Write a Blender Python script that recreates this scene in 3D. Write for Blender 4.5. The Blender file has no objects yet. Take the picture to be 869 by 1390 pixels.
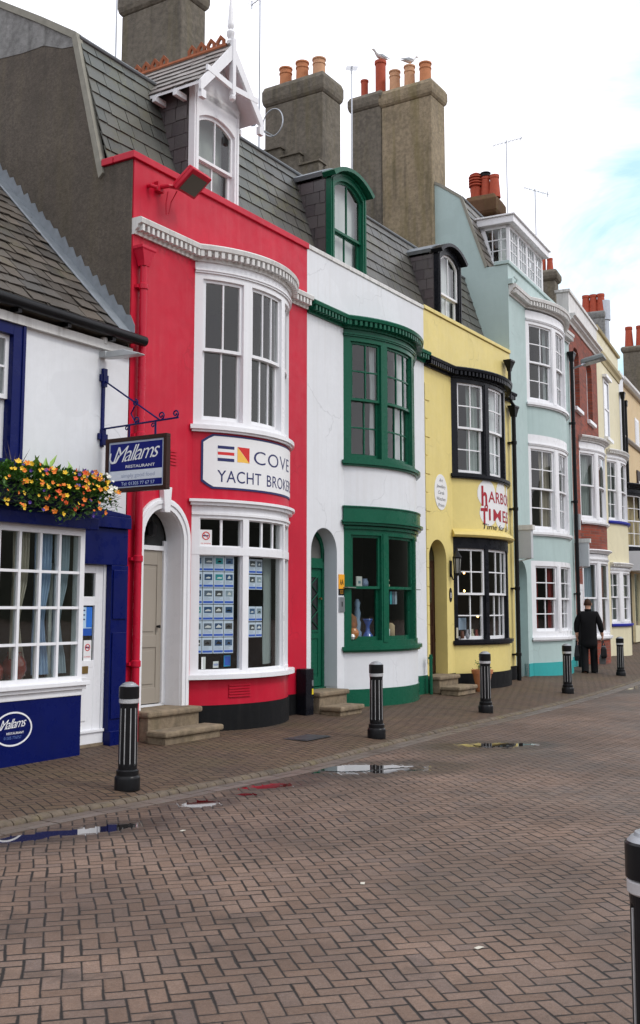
import bpy, bmesh, math, random
from mathutils import Vector, Matrix
random.seed(7)
PI = math.pi
rad = math.radians
scene = bpy.context.scene
COL = scene.collection
# ------------------------------------------------------------------ materials
_mats = {}
def new_mat(name):
    m = bpy.data.materials.new(name); m.use_nodes = True
    nt = m.node_tree; nt.nodes.clear()
    out = nt.nodes.new('ShaderNodeOutputMaterial')
    b = nt.nodes.new('ShaderNodeBsdfPrincipled')
    nt.links.new(b.outputs[0], out.inputs[0])
    return m, nt, b, out
def N(nt, t, **kw):
    n = nt.nodes.new(t)
    for k, v in kw.items():
        if k.startswith('i_'):
            key = k[2:]
            n.inputs[int(key) if key.isdigit() else key.replace('_', ' ')].default_value = v
        else: setattr(n, k, v)
    return n
def math_n(nt, op, a, b=None, c=None):
    n = nt.nodes.new('ShaderNodeMath'); n.operation = op
    for i, v in enumerate((a, b, c)):
        if v is None: continue
        if isinstance(v, (int, float)): n.inputs[i].default_value = v
        else: nt.links.new(v, n.inputs[i])
    return n.outputs[0]
def mixc(nt, fac, a, b, mode='MIX'):
    n = nt.nodes.new('ShaderNodeMix'); n.data_type = 'RGBA'; n.blend_type = mode
    for sock, v in ((n.inputs[0], fac), (n.inputs[6], a), (n.inputs[7], b)):
        if isinstance(v, (int, float)): sock.default_value = v
        elif isinstance(v, tuple): sock.default_value = v if len(v) == 4 else (*v, 1)
        else: nt.links.new(v, sock)
    return n.outputs[2]
def ramp(nt, fac, stops):
    n = nt.nodes.new('ShaderNodeValToRGB')
    e = n.color_ramp.elements
    while len(e) < len(stops): e.new(0.5)
    for el, (p, c) in zip(e, stops):
        el.position = p
        el.color = (c, c, c, 1) if isinstance(c, (int, float)) else (*c, 1)
    nt.links.new(fac, n.inputs[0])
    return n.outputs[0]
def pos(nt, scale=(1, 1, 1), rot=(0, 0, 0)):
    g = nt.nodes.new('ShaderNodeNewGeometry')
    m = nt.nodes.new('ShaderNodeMapping')
    m.inputs['Scale'].default_value = scale; m.inputs['Rotation'].default_value = rot
    nt.links.new(g.outputs['Position'], m.inputs[0])
    return m.outputs[0]
def noise(nt, vec, scale, detail=4, rough=.55, dist=0):
    n = nt.nodes.new('ShaderNodeTexNoise')
    n.inputs['Scale'].default_value = scale; n.inputs['Detail'].default_value = detail
    n.inputs['Roughness'].default_value = rough; n.inputs['Distortion'].default_value = dist
    nt.links.new(vec, n.inputs['Vector'])
    return n.outputs[0]
def bump(nt, b, h, strength=.3, dist=.01, prev=None):
    n = nt.nodes.new('ShaderNodeBump'); n.inputs['Strength'].default_value = strength
    n.inputs['Distance'].default_value = dist
    nt.links.new(h, n.inputs['Height'])
    if prev is not None: nt.links.new(prev, n.inputs['Normal'])
    nt.links.new(n.outputs[0], b.inputs['Normal'])
    return n.outputs[0]
def scl(c, k): return tuple(min(1, x * k) for x in c)
def paint(name, col, rough=.45, var=.08, dirt=.25, bmp=.15, dirtcol=(.12, .11, .09), grain=60, streak=True):
    """weathered paint / painted render: soft mottling, rain streaks of its own, fine relief"""
    if name in _mats: return _mats[name]
    m, nt, b, out = new_mat(name)
    v = pos(nt)
    n1 = noise(nt, v, 1.3, 5, .6)
    c = mixc(nt, ramp(nt, n1, [(.3, 0), (.7, 1)]), scl(col, 1 - var), scl(col, 1 + var))
    if dirt > 0:
        vs = pos(nt, (7, 7, .4) if streak else (3, 3, 3))
        n2 = noise(nt, vs, 1.6, 6, .65)
        n3 = noise(nt, v, .9, 3)
        f = math_n(nt, 'MULTIPLY', ramp(nt, n2, [(.48, 0), (.68, 1)]), ramp(nt, n3, [(.35, .25), (.7, 1)]))
        c = mixc(nt, math_n(nt, 'MULTIPLY', f, dirt), c, dirtcol)
    if bmp >= .12:
        # hairline cracks and filled patches in the painted render
        wv = nt.nodes.new('ShaderNodeVectorMath'); wv.operation = 'ADD'; nz = nt.nodes.new('ShaderNodeTexNoise'); nz.inputs['Scale'].default_value = 2.5; nz.inputs['Detail'].default_value = 5
        nt.links.new(v, nz.inputs['Vector']); sc_ = nt.nodes.new('ShaderNodeVectorMath'); sc_.operation = 'SCALE'; sc_.inputs['Scale'].default_value = .5
        nt.links.new(nz.outputs['Color'], sc_.inputs[0]); nt.links.new(v, wv.inputs[0]); nt.links.new(sc_.outputs[0], wv.inputs[1])
        vo = nt.nodes.new('ShaderNodeTexVoronoi'); vo.feature = 'DISTANCE_TO_EDGE'; vo.inputs['Scale'].default_value = .8; nt.links.new(wv.outputs[0], vo.inputs['Vector'])
        ck = math_n(nt, 'MULTIPLY', math_n(nt, 'LESS_THAN', vo.outputs['Distance'], .007), ramp(nt, noise(nt, v, .8, 2), [(.52, 0), (.58, 1)]))
        c = mixc(nt, math_n(nt, 'MULTIPLY', ck, .28), c, scl(col, .4))
        pt_ = ramp(nt, noise(nt, pos(nt, (1, 1, 1.4)), .75, 3, .4), [(.60, 0), (.615, 1)])
        c = mixc(nt, math_n(nt, 'MULTIPLY', pt_, .5), c, scl(col, .90))
        fi = ramp(nt, noise(nt, v, 11, 5, .7), [(.35, 0), (.7, 1)])
        c = mixc(nt, math_n(nt, 'MULTIPLY', fi, .5), c, scl(col, .91))
    nt.links.new(c, b.inputs['Base Color'])
    r = ramp(nt, noise(nt, v, 6, 4), [(.3, max(0, rough - .1)), (.7, min(1, rough + .12))])
    nt.links.new(r, b.inputs['Roughness'])
    b.inputs['Specular IOR Level'].default_value = .16 if max(col) < .14 else .25
    h = noise(nt, v, grain, 3, .6)
    h2 = noise(nt, v, 2.5, 2, .5)
    p = bump(nt, b, h2, bmp, .03)
    bump(nt, b, h, bmp, .004, p)
    _mats[name] = m; return m
def simple(name, col, rough=.5, metal=0, emit=0, var=.06, coat=0, spec=None):
    if name in _mats: return _mats[name]
    m, nt, b, out = new_mat(name)
    tc = nt.nodes.new('ShaderNodeTexCoord')
    n1 = noise(nt, tc.outputs['Object'], 9, 4)
    c = mixc(nt, n1, scl(col, 1 - var), scl(col, 1 + var))
    nt.links.new(c, b.inputs['Base Color'])
    b.inputs['Roughness'].default_value = rough; b.inputs['Metallic'].default_value = metal
    b.inputs['Coat Weight'].default_value = coat
    b.inputs['Specular IOR Level'].default_value = spec if spec is not None else (.18 if max(col) < .05 and not metal else .4)
    if emit:
        b.inputs['Emission Color'].default_value = (*col, 1); b.inputs['Emission Strength'].default_value = emit
    _mats[name] = m; return m
def glass_mat():
    m = bpy.data.materials.new('window glass'); m.use_nodes = True
    nt = m.node_tree; nt.nodes.clear()
    out = nt.nodes.new('ShaderNodeOutputMaterial')
    tr = N(nt, 'ShaderNodeBsdfTransparent'); tr.inputs[0].default_value = (.86, .9, .88, 1)
    gl = N(nt, 'ShaderNodeBsdfGlossy'); gl.inputs['Roughness'].default_value = .02
    gg = nt.nodes.new('ShaderNodeNewGeometry'); dp = nt.nodes.new('ShaderNodeVectorMath'); dp.operation = 'DOT_PRODUCT'
    nt.links.new(gg.outputs['Normal'], dp.inputs[0]); nt.links.new(gg.outputs['Incoming'], dp.inputs[1])
    cs = math_n(nt, 'SUBTRACT', 1, math_n(nt, 'ABSOLUTE', dp.outputs['Value']))
    schl = math_n(nt, 'ADD', .045, math_n(nt, 'MULTIPLY', math_n(nt, 'POWER', cs, 5), .955))
    v = pos(nt)
    bp = nt.nodes.new('ShaderNodeBump'); bp.inputs['Strength'].default_value = .05; bp.inputs['Distance'].default_value = .02
    nt.links.new(noise(nt, v, 2.2, 2), bp.inputs['Height']); nt.links.new(bp.outputs[0], gl.inputs['Normal'])
    f = math_n(nt, 'MULTIPLY', schl, 1.5)
    f = math_n(nt, 'MINIMUM', f, 1)
    mx = nt.nodes.new('ShaderNodeMixShader')
    nt.links.new(f, mx.inputs[0]); nt.links.new(tr.outputs[0], mx.inputs[1]); nt.links.new(gl.outputs[0], mx.inputs[2])
    nt.links.new(mx.outputs[0], out.inputs[0])
    return m
GLASS = glass_mat()
def slate_mat(name, stops, moss=.5):
    m, nt, b, out = new_mat(name)
    g = nt.nodes.new('ShaderNodeNewGeometry')
    c = ramp(nt, g.outputs['Random Per Island'], stops)
    v = pos(nt)
    n = noise(nt, v, 14, 5, .7)
    c = mixc(nt, ramp(nt, n, [(.3, 0), (.75, .6)]), c, (.09, .085, .075))
    mo = ramp(nt, noise(nt, v, 1.7, 6, .7), [(.52, 0), (.68, 1)])
    mo2 = ramp(nt, noise(nt, v, 22, 4, .7), [(.4, 0), (.65, 1)])
    f = math_n(nt, 'MULTIPLY', math_n(nt, 'MULTIPLY', mo, mo2), moss)
    c = mixc(nt, f, c, (.13, .125, .045))
    li = ramp(nt, noise(nt, v, 38, 2), [(.68, 0), (.72, .5)])
    c = mixc(nt, li, c, (.22, .21, .17))
    nt.links.new(c, b.inputs['Base Color'])
    b.inputs['Roughness'].default_value = .42
    bump(nt, b, noise(nt, v, 30, 5, .65), .35, .01)
    _mats[name] = m; return m
def render_mat(name, col, moss=.6, soft=False):
    """rough cement render: blotchy, streaked with yellow-green moss"""
    m, nt, b, out = new_mat(name)
    v = pos(nt)
    n1 = noise(nt, v, 1.8, 8, .7)
    c = mixc(nt, ramp(nt, n1, [(.3, 0), (.7, 1)]), scl(col, .68 if soft else .62), scl(col, 1.3 if soft else 1.35))
    n2 = noise(nt, v, 26, 5, .75)
    c = mixc(nt, ramp(nt, n2, [(.42, 0), (.6, .75)]), c, scl(col, .45))
    n2b = noise(nt, v, 13, 4, .7)
    c = mixc(nt, ramp(nt, n2b, [(.45, 0), (.62, .18 if soft else .5)]), c, scl(col, 1.5))
    n3 = noise(nt, pos(nt, (4, 4, .35)), 1.1, 6, .65)
    c = mixc(nt, math_n(nt, 'MULTIPLY', ramp(nt, n3, [(.48, 0), (.7, 1)]), moss), c, (.14, .115, .03))
    n4 = noise(nt, pos(nt, (3, 3, .3)), 1.7, 5, .6)
    c = mixc(nt, ramp(nt, n4, [(.55, 0), (.8, .65)]), c, (.035, .032, .028))
    nt.links.new(c, b.inputs['Base Color'])
    b.inputs['Roughness'].default_value = .9
    p = bump(nt, b, n1, .5, .03)
    bump(nt, b, n2, .8, .012, p)
    _mats[name] = m; return m
def brickwall_mat(name):
    m, nt, b, out = new_mat(name)
    tc = nt.nodes.new('ShaderNodeTexCoord')
    sx = nt.nodes.new('ShaderNodeSeparateXYZ'); nt.links.new(tc.outputs['Object'], sx.inputs[0])
    cx = nt.nodes.new('ShaderNodeCombineXYZ')
    nt.links.new(math_n(nt, 'ADD', sx.outputs[0], sx.outputs[1]), cx.inputs[0]); nt.links.new(sx.outputs[2], cx.inputs[1])
    bt = N(nt, 'ShaderNodeTexBrick'); nt.links.new(cx.outputs[0], bt.inputs[0])
    bt.inputs['Scale'].default_value = 1; bt.inputs['Brick Width'].default_value = .225; bt.inputs['Row Height'].default_value = .075
    bt.inputs['Mortar Size'].default_value = .006; bt.inputs['Color1'].default_value = (.30, .055, .025, 1)
    bt.inputs['Color2'].default_value = (.17, .035, .02, 1); bt.inputs['Mortar'].default_value = (.16, .09, .07, 1)
    n = noise(nt, pos(nt), 3, 5, .7)
    c = mixc(nt, ramp(nt, n, [(.55, 0), (.62, .8)]), bt.outputs[0], (.05, .03, .025))
    c = mixc(nt, .55, bt.outputs[0], c)
    nt.links.new(c, b.inputs['Base Color']); b.inputs['Roughness'].default_value = .8
    bump(nt, b, math_n(nt, 'SUBTRACT', 1, bt.outputs[1]), .4, .01)
    return m
def herring_mat(name, unit, rotz, cols, joint, wet=0.0, moss=0, pools=()):
    m, nt, b, out = new_mat(name)
    v0 = pos(nt)
    wob = noise(nt, v0, 1.2, 2)
    v = pos(nt, (1 / unit, 1 / unit, 1), (0, 0, rotz))
    # slight waviness of the laying
    av = nt.nodes.new('ShaderNodeVectorMath'); av.operation = 'ADD'
    cw = nt.nodes.new('ShaderNodeCombineXYZ')
    nt.links.new(math_n(nt, 'MULTIPLY', wob, .5), cw.inputs[0]); nt.links.new(math_n(nt, 'MULTIPLY', noise(nt, v0, .9, 2), .5), cw.inputs[1])
    nt.links.new(v, av.inputs[0]); nt.links.new(cw.outputs[0], av.inputs[1])
    s = nt.nodes.new('ShaderNodeSeparateXYZ'); nt.links.new(av.outputs[0], s.inputs[0])
    x, y = s.outputs[0], s.outputs[1]
    i = math_n(nt, 'FLOOR', x); j = math_n(nt, 'FLOOR', y)
    fx = math_n(nt, 'SUBTRACT', x, i); fy = math_n(nt, 'SUBTRACT', y, j)
    k = math_n(nt, 'FLOORED_MODULO', math_n(nt, 'SUBTRACT', i, j), 4)
    k1 = math_n(nt, 'COMPARE', k, 1, .1); k2 = math_n(nt, 'COMPARE', k, 2, .1)
    horiz = math_n(nt, 'LESS_THAN', k, 1.5)
    lx = math_n(nt, 'ADD', fx, k1); ly = math_n(nt, 'ADD', fy, k2)
    def edge(a, L): return math_n(nt, 'MINIMUM', a, math_n(nt, 'SUBTRACT', L, a))
    dh = math_n(nt, 'MINIMUM', edge(lx, 2), edge(fy, 1))
    dv = math_n(nt, 'MINIMUM', edge(fx, 1), edge(ly, 2))
    d = math_n(nt, 'ADD', math_n(nt, 'MULTIPLY', horiz, dh), math_n(nt, 'MULTIPLY', math_n(nt, 'SUBTRACT', 1, horiz), dv))
    d = math_n(nt, 'ADD', d, math_n(nt, 'MULTIPLY', math_n(nt, 'SUBTRACT', noise(nt, v0, 60, 2), .5), .05))
    idc = nt.nodes.new('ShaderNodeCombineXYZ')
    nt.links.new(math_n(nt, 'SUBTRACT', i, k1), idc.inputs[0]); nt.links.new(math_n(nt, 'SUBTRACT', j, k2), idc.inputs[1]); nt.links.new(horiz, idc.inputs[2])
    wn = nt.nodes.new('ShaderNodeTexWhiteNoise'); nt.links.new(idc.outputs[0], wn.inputs[0])
    c = ramp(nt, wn.outputs[0], cols)
    gr = noise(nt, v0, 170, 4, .75)
    c = mixc(nt, ramp(nt, gr, [(.32, 0), (.68, 1)]), mixc(nt, 1, c, (.62, .6, .6), 'MULTIPLY'), mixc(nt, 1, c, (1.35, 1.33, 1.3), 'MULTIPLY'))
    g2 = noise(nt, v0, 55, 5, .75)
    c = mixc(nt, ramp(nt, g2, [(.4, .55), (.6, 0)]), c, mixc(nt, 1, c, (.55, .50, .46), 'MULTIPLY'))
    sp = ramp(nt, noise(nt, v0, 90, 3, .6), [(.60, 0), (.68, .55)])
    c = mixc(nt, sp, c, (.30, .17, .10))
    big = noise(nt, v0, .55, 6, .65)
    c = mixc(nt, ramp(nt, big, [(.38, .62), (.64, 0)]), c, (.055, .036, .026))
    stn = noise(nt, v0, 2.3, 5, .6)
    c = mixc(nt, ramp(nt, stn, [(.58, 0), (.68, .45)]), c, (.045, .032, .025))
    pale = ramp(nt, noise(nt, v0, 260, 2), [(.66, 0), (.7, .6)])
    c = mixc(nt, pale, c, (.3, .27, .24))
    if moss:
        mo = ramp(nt, noise(nt, v0, 1.1, 5, .7), [(.46, 0), (.66, 1)])
        c = mixc(nt, math_n(nt, 'MULTIPLY', mo, moss), c, (.06, .058, .02))
    jw = math_n(nt, 'MULTIPLY', ramp(nt, noise(nt, v0, 2.6, 4, .6), [(.3, 0), (.72, 1)]), .075)
    jf = math_n(nt, 'DIVIDE', math_n(nt, 'SUBTRACT', d, jw), .06)
    jf = nt_clamp(nt, jf)
    c = mixc(nt, jf, joint, c)
    wetm = ramp(nt, noise(nt, v0, .45, 5, .6), [(.4, 0), (.65, 1)])
    c = mixc(nt, math_n(nt, 'MULTIPLY', wetm, wet * 1.3), c, mixc(nt, 1, c, (.5, .48, .46), 'MULTIPLY'))
    nt.links.new(c, b.inputs['Base Color'])
    b.inputs['Specular IOR Level'].default_value = .35
    r = math_n(nt, 'SUBTRACT', .8, math_n(nt, 'MULTIPLY', wetm, wet))
    r = math_n(nt, 'ADD', r, math_n(nt, 'MULTIPLY', math_n(nt, 'SUBTRACT', gr, .5), .2))
    nt.links.new(r, b.inputs['Roughness'])
    hh = math_n(nt, 'ADD', nt_clamp(nt, math_n(nt, 'DIVIDE', d, .14)), math_n(nt, 'MULTIPLY', wn.outputs[0], .35))
    if pools:
        # rain water lying in the dips: fills the joints first, then whole blocks; damp brick round it
        mk = None
        for (px, py, rx, ry, an) in pools:
            mpn = nt.nodes.new('ShaderNodeMapping'); mpn.vector_type = 'TEXTURE'
            mpn.inputs['Location'].default_value = (px, py, 0); mpn.inputs['Rotation'].default_value = (0, 0, rad(an)); mpn.inputs['Scale'].default_value = (rx, ry, 1000)
            gg = nt.nodes.new('ShaderNodeNewGeometry'); nt.links.new(gg.outputs['Position'], mpn.inputs[0])
            ln = nt.nodes.new('ShaderNodeVectorMath'); ln.operation = 'LENGTH'; nt.links.new(mpn.outputs[0], ln.inputs[0])
            k1_ = math_n(nt, 'SUBTRACT', 1, ln.outputs['Value'])
            mk = k1_ if mk is None else math_n(nt, 'MAXIMUM', mk, k1_)
        nz = math_n(nt, 'MULTIPLY', math_n(nt, 'SUBTRACT', noise(nt, v0, 5, 4, .6), .5), .9)
        mk = math_n(nt, 'ADD', mk, nz)
        low = math_n(nt, 'SUBTRACT', 1, nt_clamp(nt, math_n(nt, 'DIVIDE', d, .10)))
        lvl = math_n(nt, 'ADD', math_n(nt, 'ADD', mk, math_n(nt, 'MULTIPLY', low, .38)), math_n(nt, 'MULTIPLY', math_n(nt, 'SUBTRACT', wn.outputs[0], .5), .5))
        water = nt_clamp(nt, math_n(nt, 'MULTIPLY', math_n(nt, 'SUBTRACT', lvl, .22), 14))
        damp = nt_clamp(nt, math_n(nt, 'MULTIPLY', math_n(nt, 'ADD', mk, 1.05), 1.6))
        c = mixc(nt, math_n(nt, 'MULTIPLY', damp, .8), c, mixc(nt, 1, c, (.42, .40, .38), 'MULTIPLY'))
        c = mixc(nt, water, c, (.012, .010, .009))
        nt.links.new(c, b.inputs['Base Color'])
        r = mixv(nt, math_n(nt, 'MULTIPLY', damp, .7), r, .38); r = mixv(nt, water, r, .02); nt.links.new(r, b.inputs['Roughness'])
        nt.links.new(mixv(nt, water, .35, 1.0), b.inputs['Specular IOR Level'])
        nt.links.new(water, b.inputs['Coat Weight']); b.inputs['Coat Roughness'].default_value = .02
        dry = math_n(nt, 'SUBTRACT', 1, water)
        hh = math_n(nt, 'MULTIPLY', hh, dry); gr = math_n(nt, 'MULTIPLY', gr, dry)
    p = bump(nt, b, hh, .9, .006)
    bump(nt, b, gr, .5, .003, p)
    return m
def mixv(nt, f, a, b):
    n = nt.nodes.new('ShaderNodeMix'); n.data_type = 'FLOAT'
    for sock, v in ((n.inputs[0], f), (n.inputs[2], a), (n.inputs[3], b)):
        if isinstance(v, (int, float)): sock.default_value = v
        else: nt.links.new(v, sock)
    return n.outputs[0]
def nt_clamp(nt, a):
    n = nt.nodes.new('ShaderNodeClamp'); nt.links.new(a, n.inputs[0]); return n.outputs[0]

# ------------------------------------------------------------------ mesh builder
class MB:
    def __init__(s): s.v = []; s.f = []
    def add(s, vs, fs):
        o = len(s.v); s.v += [Vector(p) for p in vs]; s.f += [tuple(i + o for i in f) for f in fs]; return s
    def box(s, x0, x1, y0, y1, z0, z1):
        vs = [(x, y, z) for x in (x0, x1) for y in (y0, y1) for z in (z0, z1)]
        return s.add(vs, [(0, 1, 3, 2), (4, 6, 7, 5), (0, 4, 5, 1), (2, 3, 7, 6), (0, 2, 6, 4), (1, 5, 7, 3)])
    def hexa(s, a, b):   # two quads of 4 points
        return s.add(list(a) + list(b), [(0, 1, 2, 3), (7, 6, 5, 4), (0, 4, 5, 1), (1, 5, 6, 2), (2, 6, 7, 3), (3, 7, 4, 0)])
    def sweep(s, sec, closed=False):   # list of rings (each same length closed loops)
        n = len(sec[0]); vs = [p for r in sec for p in r]; fs = []
        for k in range(len(sec) - 1 + (1 if closed else 0)):
            a, b = k * n, ((k + 1) % len(sec)) * n
            for i in range(n):
                fs.append((a + i, a + (i + 1) % n, b + (i + 1) % n, b + i))
        if not closed: fs += [tuple(range(n))[::-1], tuple((len(sec) - 1) * n + i for i in range(n))]
        return s.add(vs, fs)
    def slab(s, M, t0, t1, o0, o1, z0, z1, z0b=None):   # solid following a mapping
        n = max(1, int(math.ceil(abs(t1 - t0) / M.step)))
        rings = []
        for k in range(n + 1):
            t = t0 + (t1 - t0) * k / n
            rings.append([M(t, o0, z0), M(t, o1, z0), M(t, o1, z1), M(t, o0, z1)])
        return s.sweep(rings)
    def profile(s, M, t0, t1, prof):   # prof: closed list of (off,z)
        n = max(1, int(math.ceil(abs(t1 - t0) / M.step)))
        return s.sweep([[M(t0 + (t1 - t0) * k / n, o, z) for o, z in prof] for k in range(n + 1)])
    def prism(s, pts, fn, a, b):       # 2D polygon -> fn(p,q,depth)
        n = len(pts)
        return s.add([fn(p, q, a) for p, q in pts] + [fn(p, q, b) for p, q in pts],
                     [tuple(range(n)), tuple(range(2 * n - 1, n - 1, -1))] + [(i, n + i, n + (i + 1) % n, (i + 1) % n) for i in range(n)])
    def ring(s, outer, inner, fn, a, b, closed=True):   # band between two outlines, given depth
        n = len(outer); vs = [fn(*p, a) for p in outer] + [fn(*p, a) for p in inner] + [fn(*p, b) for p in outer] + [fn(*p, b) for p in inner]
        fs = []
        for i in range(n if closed else n - 1):
            j = (i + 1) % n
            fs += [(i, j, n + j, n + i), (2 * n + i, 3 * n + i, 3 * n + j, 2 * n + j), (i, 2 * n + i, 2 * n + j, j), (n + i, n + j, 3 * n + j, 3 * n + i)]
        if not closed: fs += [(0, n, 3 * n, 2 * n), (n - 1, 3 * n - 1, 4 * n - 1, 2 * n - 1)]
        return s.add(vs, fs)
    def lathe(s, prof, c=(0, 0, 0), n=20):
        rings = [[Vector((c[0] + r * math.cos(2 * PI * i / n), c[1] + r * math.sin(2 * PI * i / n), c[2] + z)) for i in range(n)] for r, z in prof]
        return s.sweep(rings)
    def tube(s, pts, r, n=8):
        pts = [Vector(p) for p in pts]; rings = []
        for i, p in enumerate(pts):
            d = (pts[min(i + 1, len(pts) - 1)] - pts[max(i - 1, 0)]).normalized()
            u = d.orthogonal().normalized() if i == 0 else (rings_u - d * rings_u.dot(d)).normalized()
            rings_u = u; w = d.cross(u)
            rr = r[i] if isinstance(r, (list, tuple)) else r
            rings.append([p + (u * math.cos(2 * PI * k / n) + w * math.sin(2 * PI * k / n)) * rr for k in range(n)])
        return s.sweep(rings)
    def sheet(s, rows):   # grid of points, single sided
        n = len(rows[0]); vs = [p for r in rows for p in r]
        return s.add(vs, [(a * n + i, a * n + i + 1, (a + 1) * n + i + 1, (a + 1) * n + i) for a in range(len(rows) - 1) for i in range(n - 1)])
    def build(s, name, mat, parent=None, smooth=None, bevel=0, label=None):
        me = bpy.data.meshes.new(name); me.from_pydata([tuple(v) for v in s.v], [], s.f)
        bm = bmesh.new(); bm.from_mesh(me); bmesh.ops.recalc_face_normals(bm, faces=bm.faces); bm.to_mesh(me); bm.free()
        me.materials.append(mat)
        if smooth:
            me.shade_smooth(); me.set_sharp_from_angle(angle=rad(smooth))
        o = bpy.data.objects.new(name, me); COL.objects.link(o)
        if parent: o.parent = parent
        if bevel:
            bv = o.modifiers.new('Bevel', 'BEVEL'); bv.width = bevel; bv.segments = 2; bv.limit_method = 'ANGLE'
        if label: o['label'] = label
        return o
def thing(name, label, cat, loc=(0, 0, 0), rz=0, group=None):
    o = bpy.data.objects.new(name, None); COL.objects.link(o); o.empty_display_size = .2
    o.location = loc; o.rotation_euler = (0, 0, rz); o['label'] = label; o['category'] = cat
    if group: o['group'] = group
    return o
def tag(o, label, cat, group=None):
    o['label'] = label; o['category'] = cat
    if group: o['group'] = group
    return o
def structure(o, kind='structure'): o['kind'] = kind; return o
def copy_thing(root, loc, label, rz=None):
    r = root.copy(); COL.objects.link(r); r.location = loc; r['label'] = label
    if rz is not None: r.rotation_euler = (0, 0, rz)
    for ch in list(root.children):
        c = ch.copy(); COL.objects.link(c); c.parent = r
        for g in list(ch.children):
            d = g.copy(); COL.objects.link(d); d.parent = c
    return r
# mappings: (t along, o outward, z) -> local point of the terrace row (x along, -y outward)
class Flat:
    step = 50
    def __init__(s, x0=0): s.x0 = x0
    def __call__(s, t, o, z): return Vector((s.x0 + t, -o, z))
class Arc:
    step = .09
    def __init__(s, sc, hw, pr):
        s.sc, s.hw, s.pr = sc, hw, pr; s.R = (hw * hw + pr * pr) / (2 * pr); s.half = math.asin(hw / s.R); s.L = s.R * s.half
    def __call__(s, t, o, z):
        a = t / s.R
        return Vector((s.sc + (s.R + o) * math.sin(a), -((s.R + o) * math.cos(a) - (s.R - s.pr)), z))
    def d(s, deg): return s.R * rad(deg)
class Frame:
    """a house's own frame: x along its front, y into the house"""
    def __init__(s, p, ang, s0=0):
        a = rad(ang); s.p = Vector((p[0] + math.sin(a) * s0, p[1] + math.cos(a) * s0, 0)); s.a = a; s.rz = PI / 2 - a
    def w(s, x, o, z=0):
        return Vector((s.p.x + math.sin(s.a) * x + math.cos(s.a) * o, s.p.y + math.cos(s.a) * x - math.sin(s.a) * o, z))
RP = (-2.16, 12.46)
FR_ = Frame(RP, 32)
FM = Frame((4.0745, 22.4373), 27.7)
FB = Frame((6.408, 26.882), 24)
FC = Frame((8.1216, 30.7307), 24)
FD = Frame((11.16, 39.0), 25.5)

def text(body, M, t, o, z, w, h, mat, parent, shear=0, bold=0, name='lettering', align='LEFT', depth=.003, spacing=1.0, rot=0):
    """lettering: text outline fitted to width w and cap height h, laid on mapping M"""
    cu = bpy.data.curves.new('lettering', 'FONT'); cu.body = body; cu.shear = shear; cu.offset = bold
    cu.space_character = spacing; cu.resolution_u = 4
    ob = bpy.data.objects.new('tmp', cu); COL.objects.link(ob)
    bpy.context.view_layer.update()
    me = bpy.data.meshes.new_from_object(ob.evaluated_get(bpy.context.evaluated_depsgraph_get()))
    bpy.data.objects.remove(ob); bpy.data.curves.remove(cu)
    if not me.vertices: return None
    xs = [v.co.x for v in me.vertices]; x0, x1 = min(xs), max(xs)
    kx = w / (x1 - x0); ky = h / .73
    tt = t if align == 'LEFT' else t - w / 2
    vs = []
    for v in me.vertices:
        lx = (v.co.x - x0) * kx; ly = v.co.y * ky + lx * math.tan(rot)
        vs.append(M(tt + lx, o, z + ly))
    m2 = bpy.data.meshes.new(name); m2.from_pydata([tuple(p) for p in vs], [], [tuple(p.vertices) for p in me.polygons])
    m2.materials.append(mat)
    ob = bpy.data.objects.new(name, m2); COL.objects.link(ob); ob.parent = parent
    bpy.data.meshes.remove(me)
    return ob
def arch(xl, xr, z0, zs, rise, n=14):
    """outline from bottom left over the arch to bottom right"""
    c = (xl + xr) / 2; h = (xr - xl) / 2
    return [(xl, z0)] + [(c - h * math.cos(PI * k / n), zs + rise * math.sin(PI * k / n)) for k in range(n + 1)] + [(xr, z0)]
def seg(xl, xr, z0, zs, rise, n=10):
    """outline with a flat segmental head"""
    c = (xl + xr) / 2; h = (xr - xl) / 2; R = (h * h + rise * rise) / (2 * rise); ha = math.asin(h / R)
    return [(xl, z0)] + [(c + R * math.sin(-ha + 2 * ha * k / n), zs + R * math.cos(-ha + 2 * ha * k / n) - R * math.cos(ha)) for k in range(n + 1)] + [(xr, z0)]
fxz = lambda x, z, d: (x, -d, z)      # facade polygon: d = outward offset

# palette
M_RED = paint('red wall paint', (.53, .008, .032), .42, .09, .30, .14, (.56, .085, .10))
M_WHITEWALL = paint('white wall paint', (.735, .75, .775), .5, .03, .20, .16, (.46, .43, .38))
M_YEL = paint('yellow wall paint', (.75, .62, .235), .5, .05, .24, .14, (.50, .36, .12))
M_YELCAP = paint('yellow cap paint', (.66, .52, .17), .5, .05, .3, .12, (.25, .2, .08))
M_MINT = paint('mint wall paint', (.43, .545, .53), .5, .04, .22, .16, (.25, .34, .33))
M_CREAM = paint('cream wall paint', (.72, .66, .46), .55, .04, .2, .12, (.45, .38, .25))
M_OCHRE = paint('ochre wall paint', (.66, .50, .29), .6, .05, .25, .12, (.35, .26, .15))
M_WHITE = paint('white gloss paint', (.80, .80, .82), .3, .02, .16, .05, (.4, .38, .34), 90)
M_OFFWHITE = paint('weathered white paint', (.66, .65, .63), .45, .06, .5, .1, (.2, .19, .17), 90)
M_GREEN = paint('green gloss paint', (.009, .098, .055), .28, .08, .25, .06, (.003, .05, .03), 90)
M_BLUE = paint('navy gloss paint', (.002, .007, .088), .3, .1, .15, .05, (.002, .005, .035), 90)
M_BLUEBAND = simple('bright blue sill paint', (.01, .02, .32), .4)
M_BLACK = paint('black gloss paint', (.008, .009, .013), .28, .2, .1, .05, (.02, .018, .016), 90)
M_PLINTH = paint('black plinth paint', (.006, .0065, .0075), .6, .2, .22, .25, (.05, .045, .04))
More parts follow.
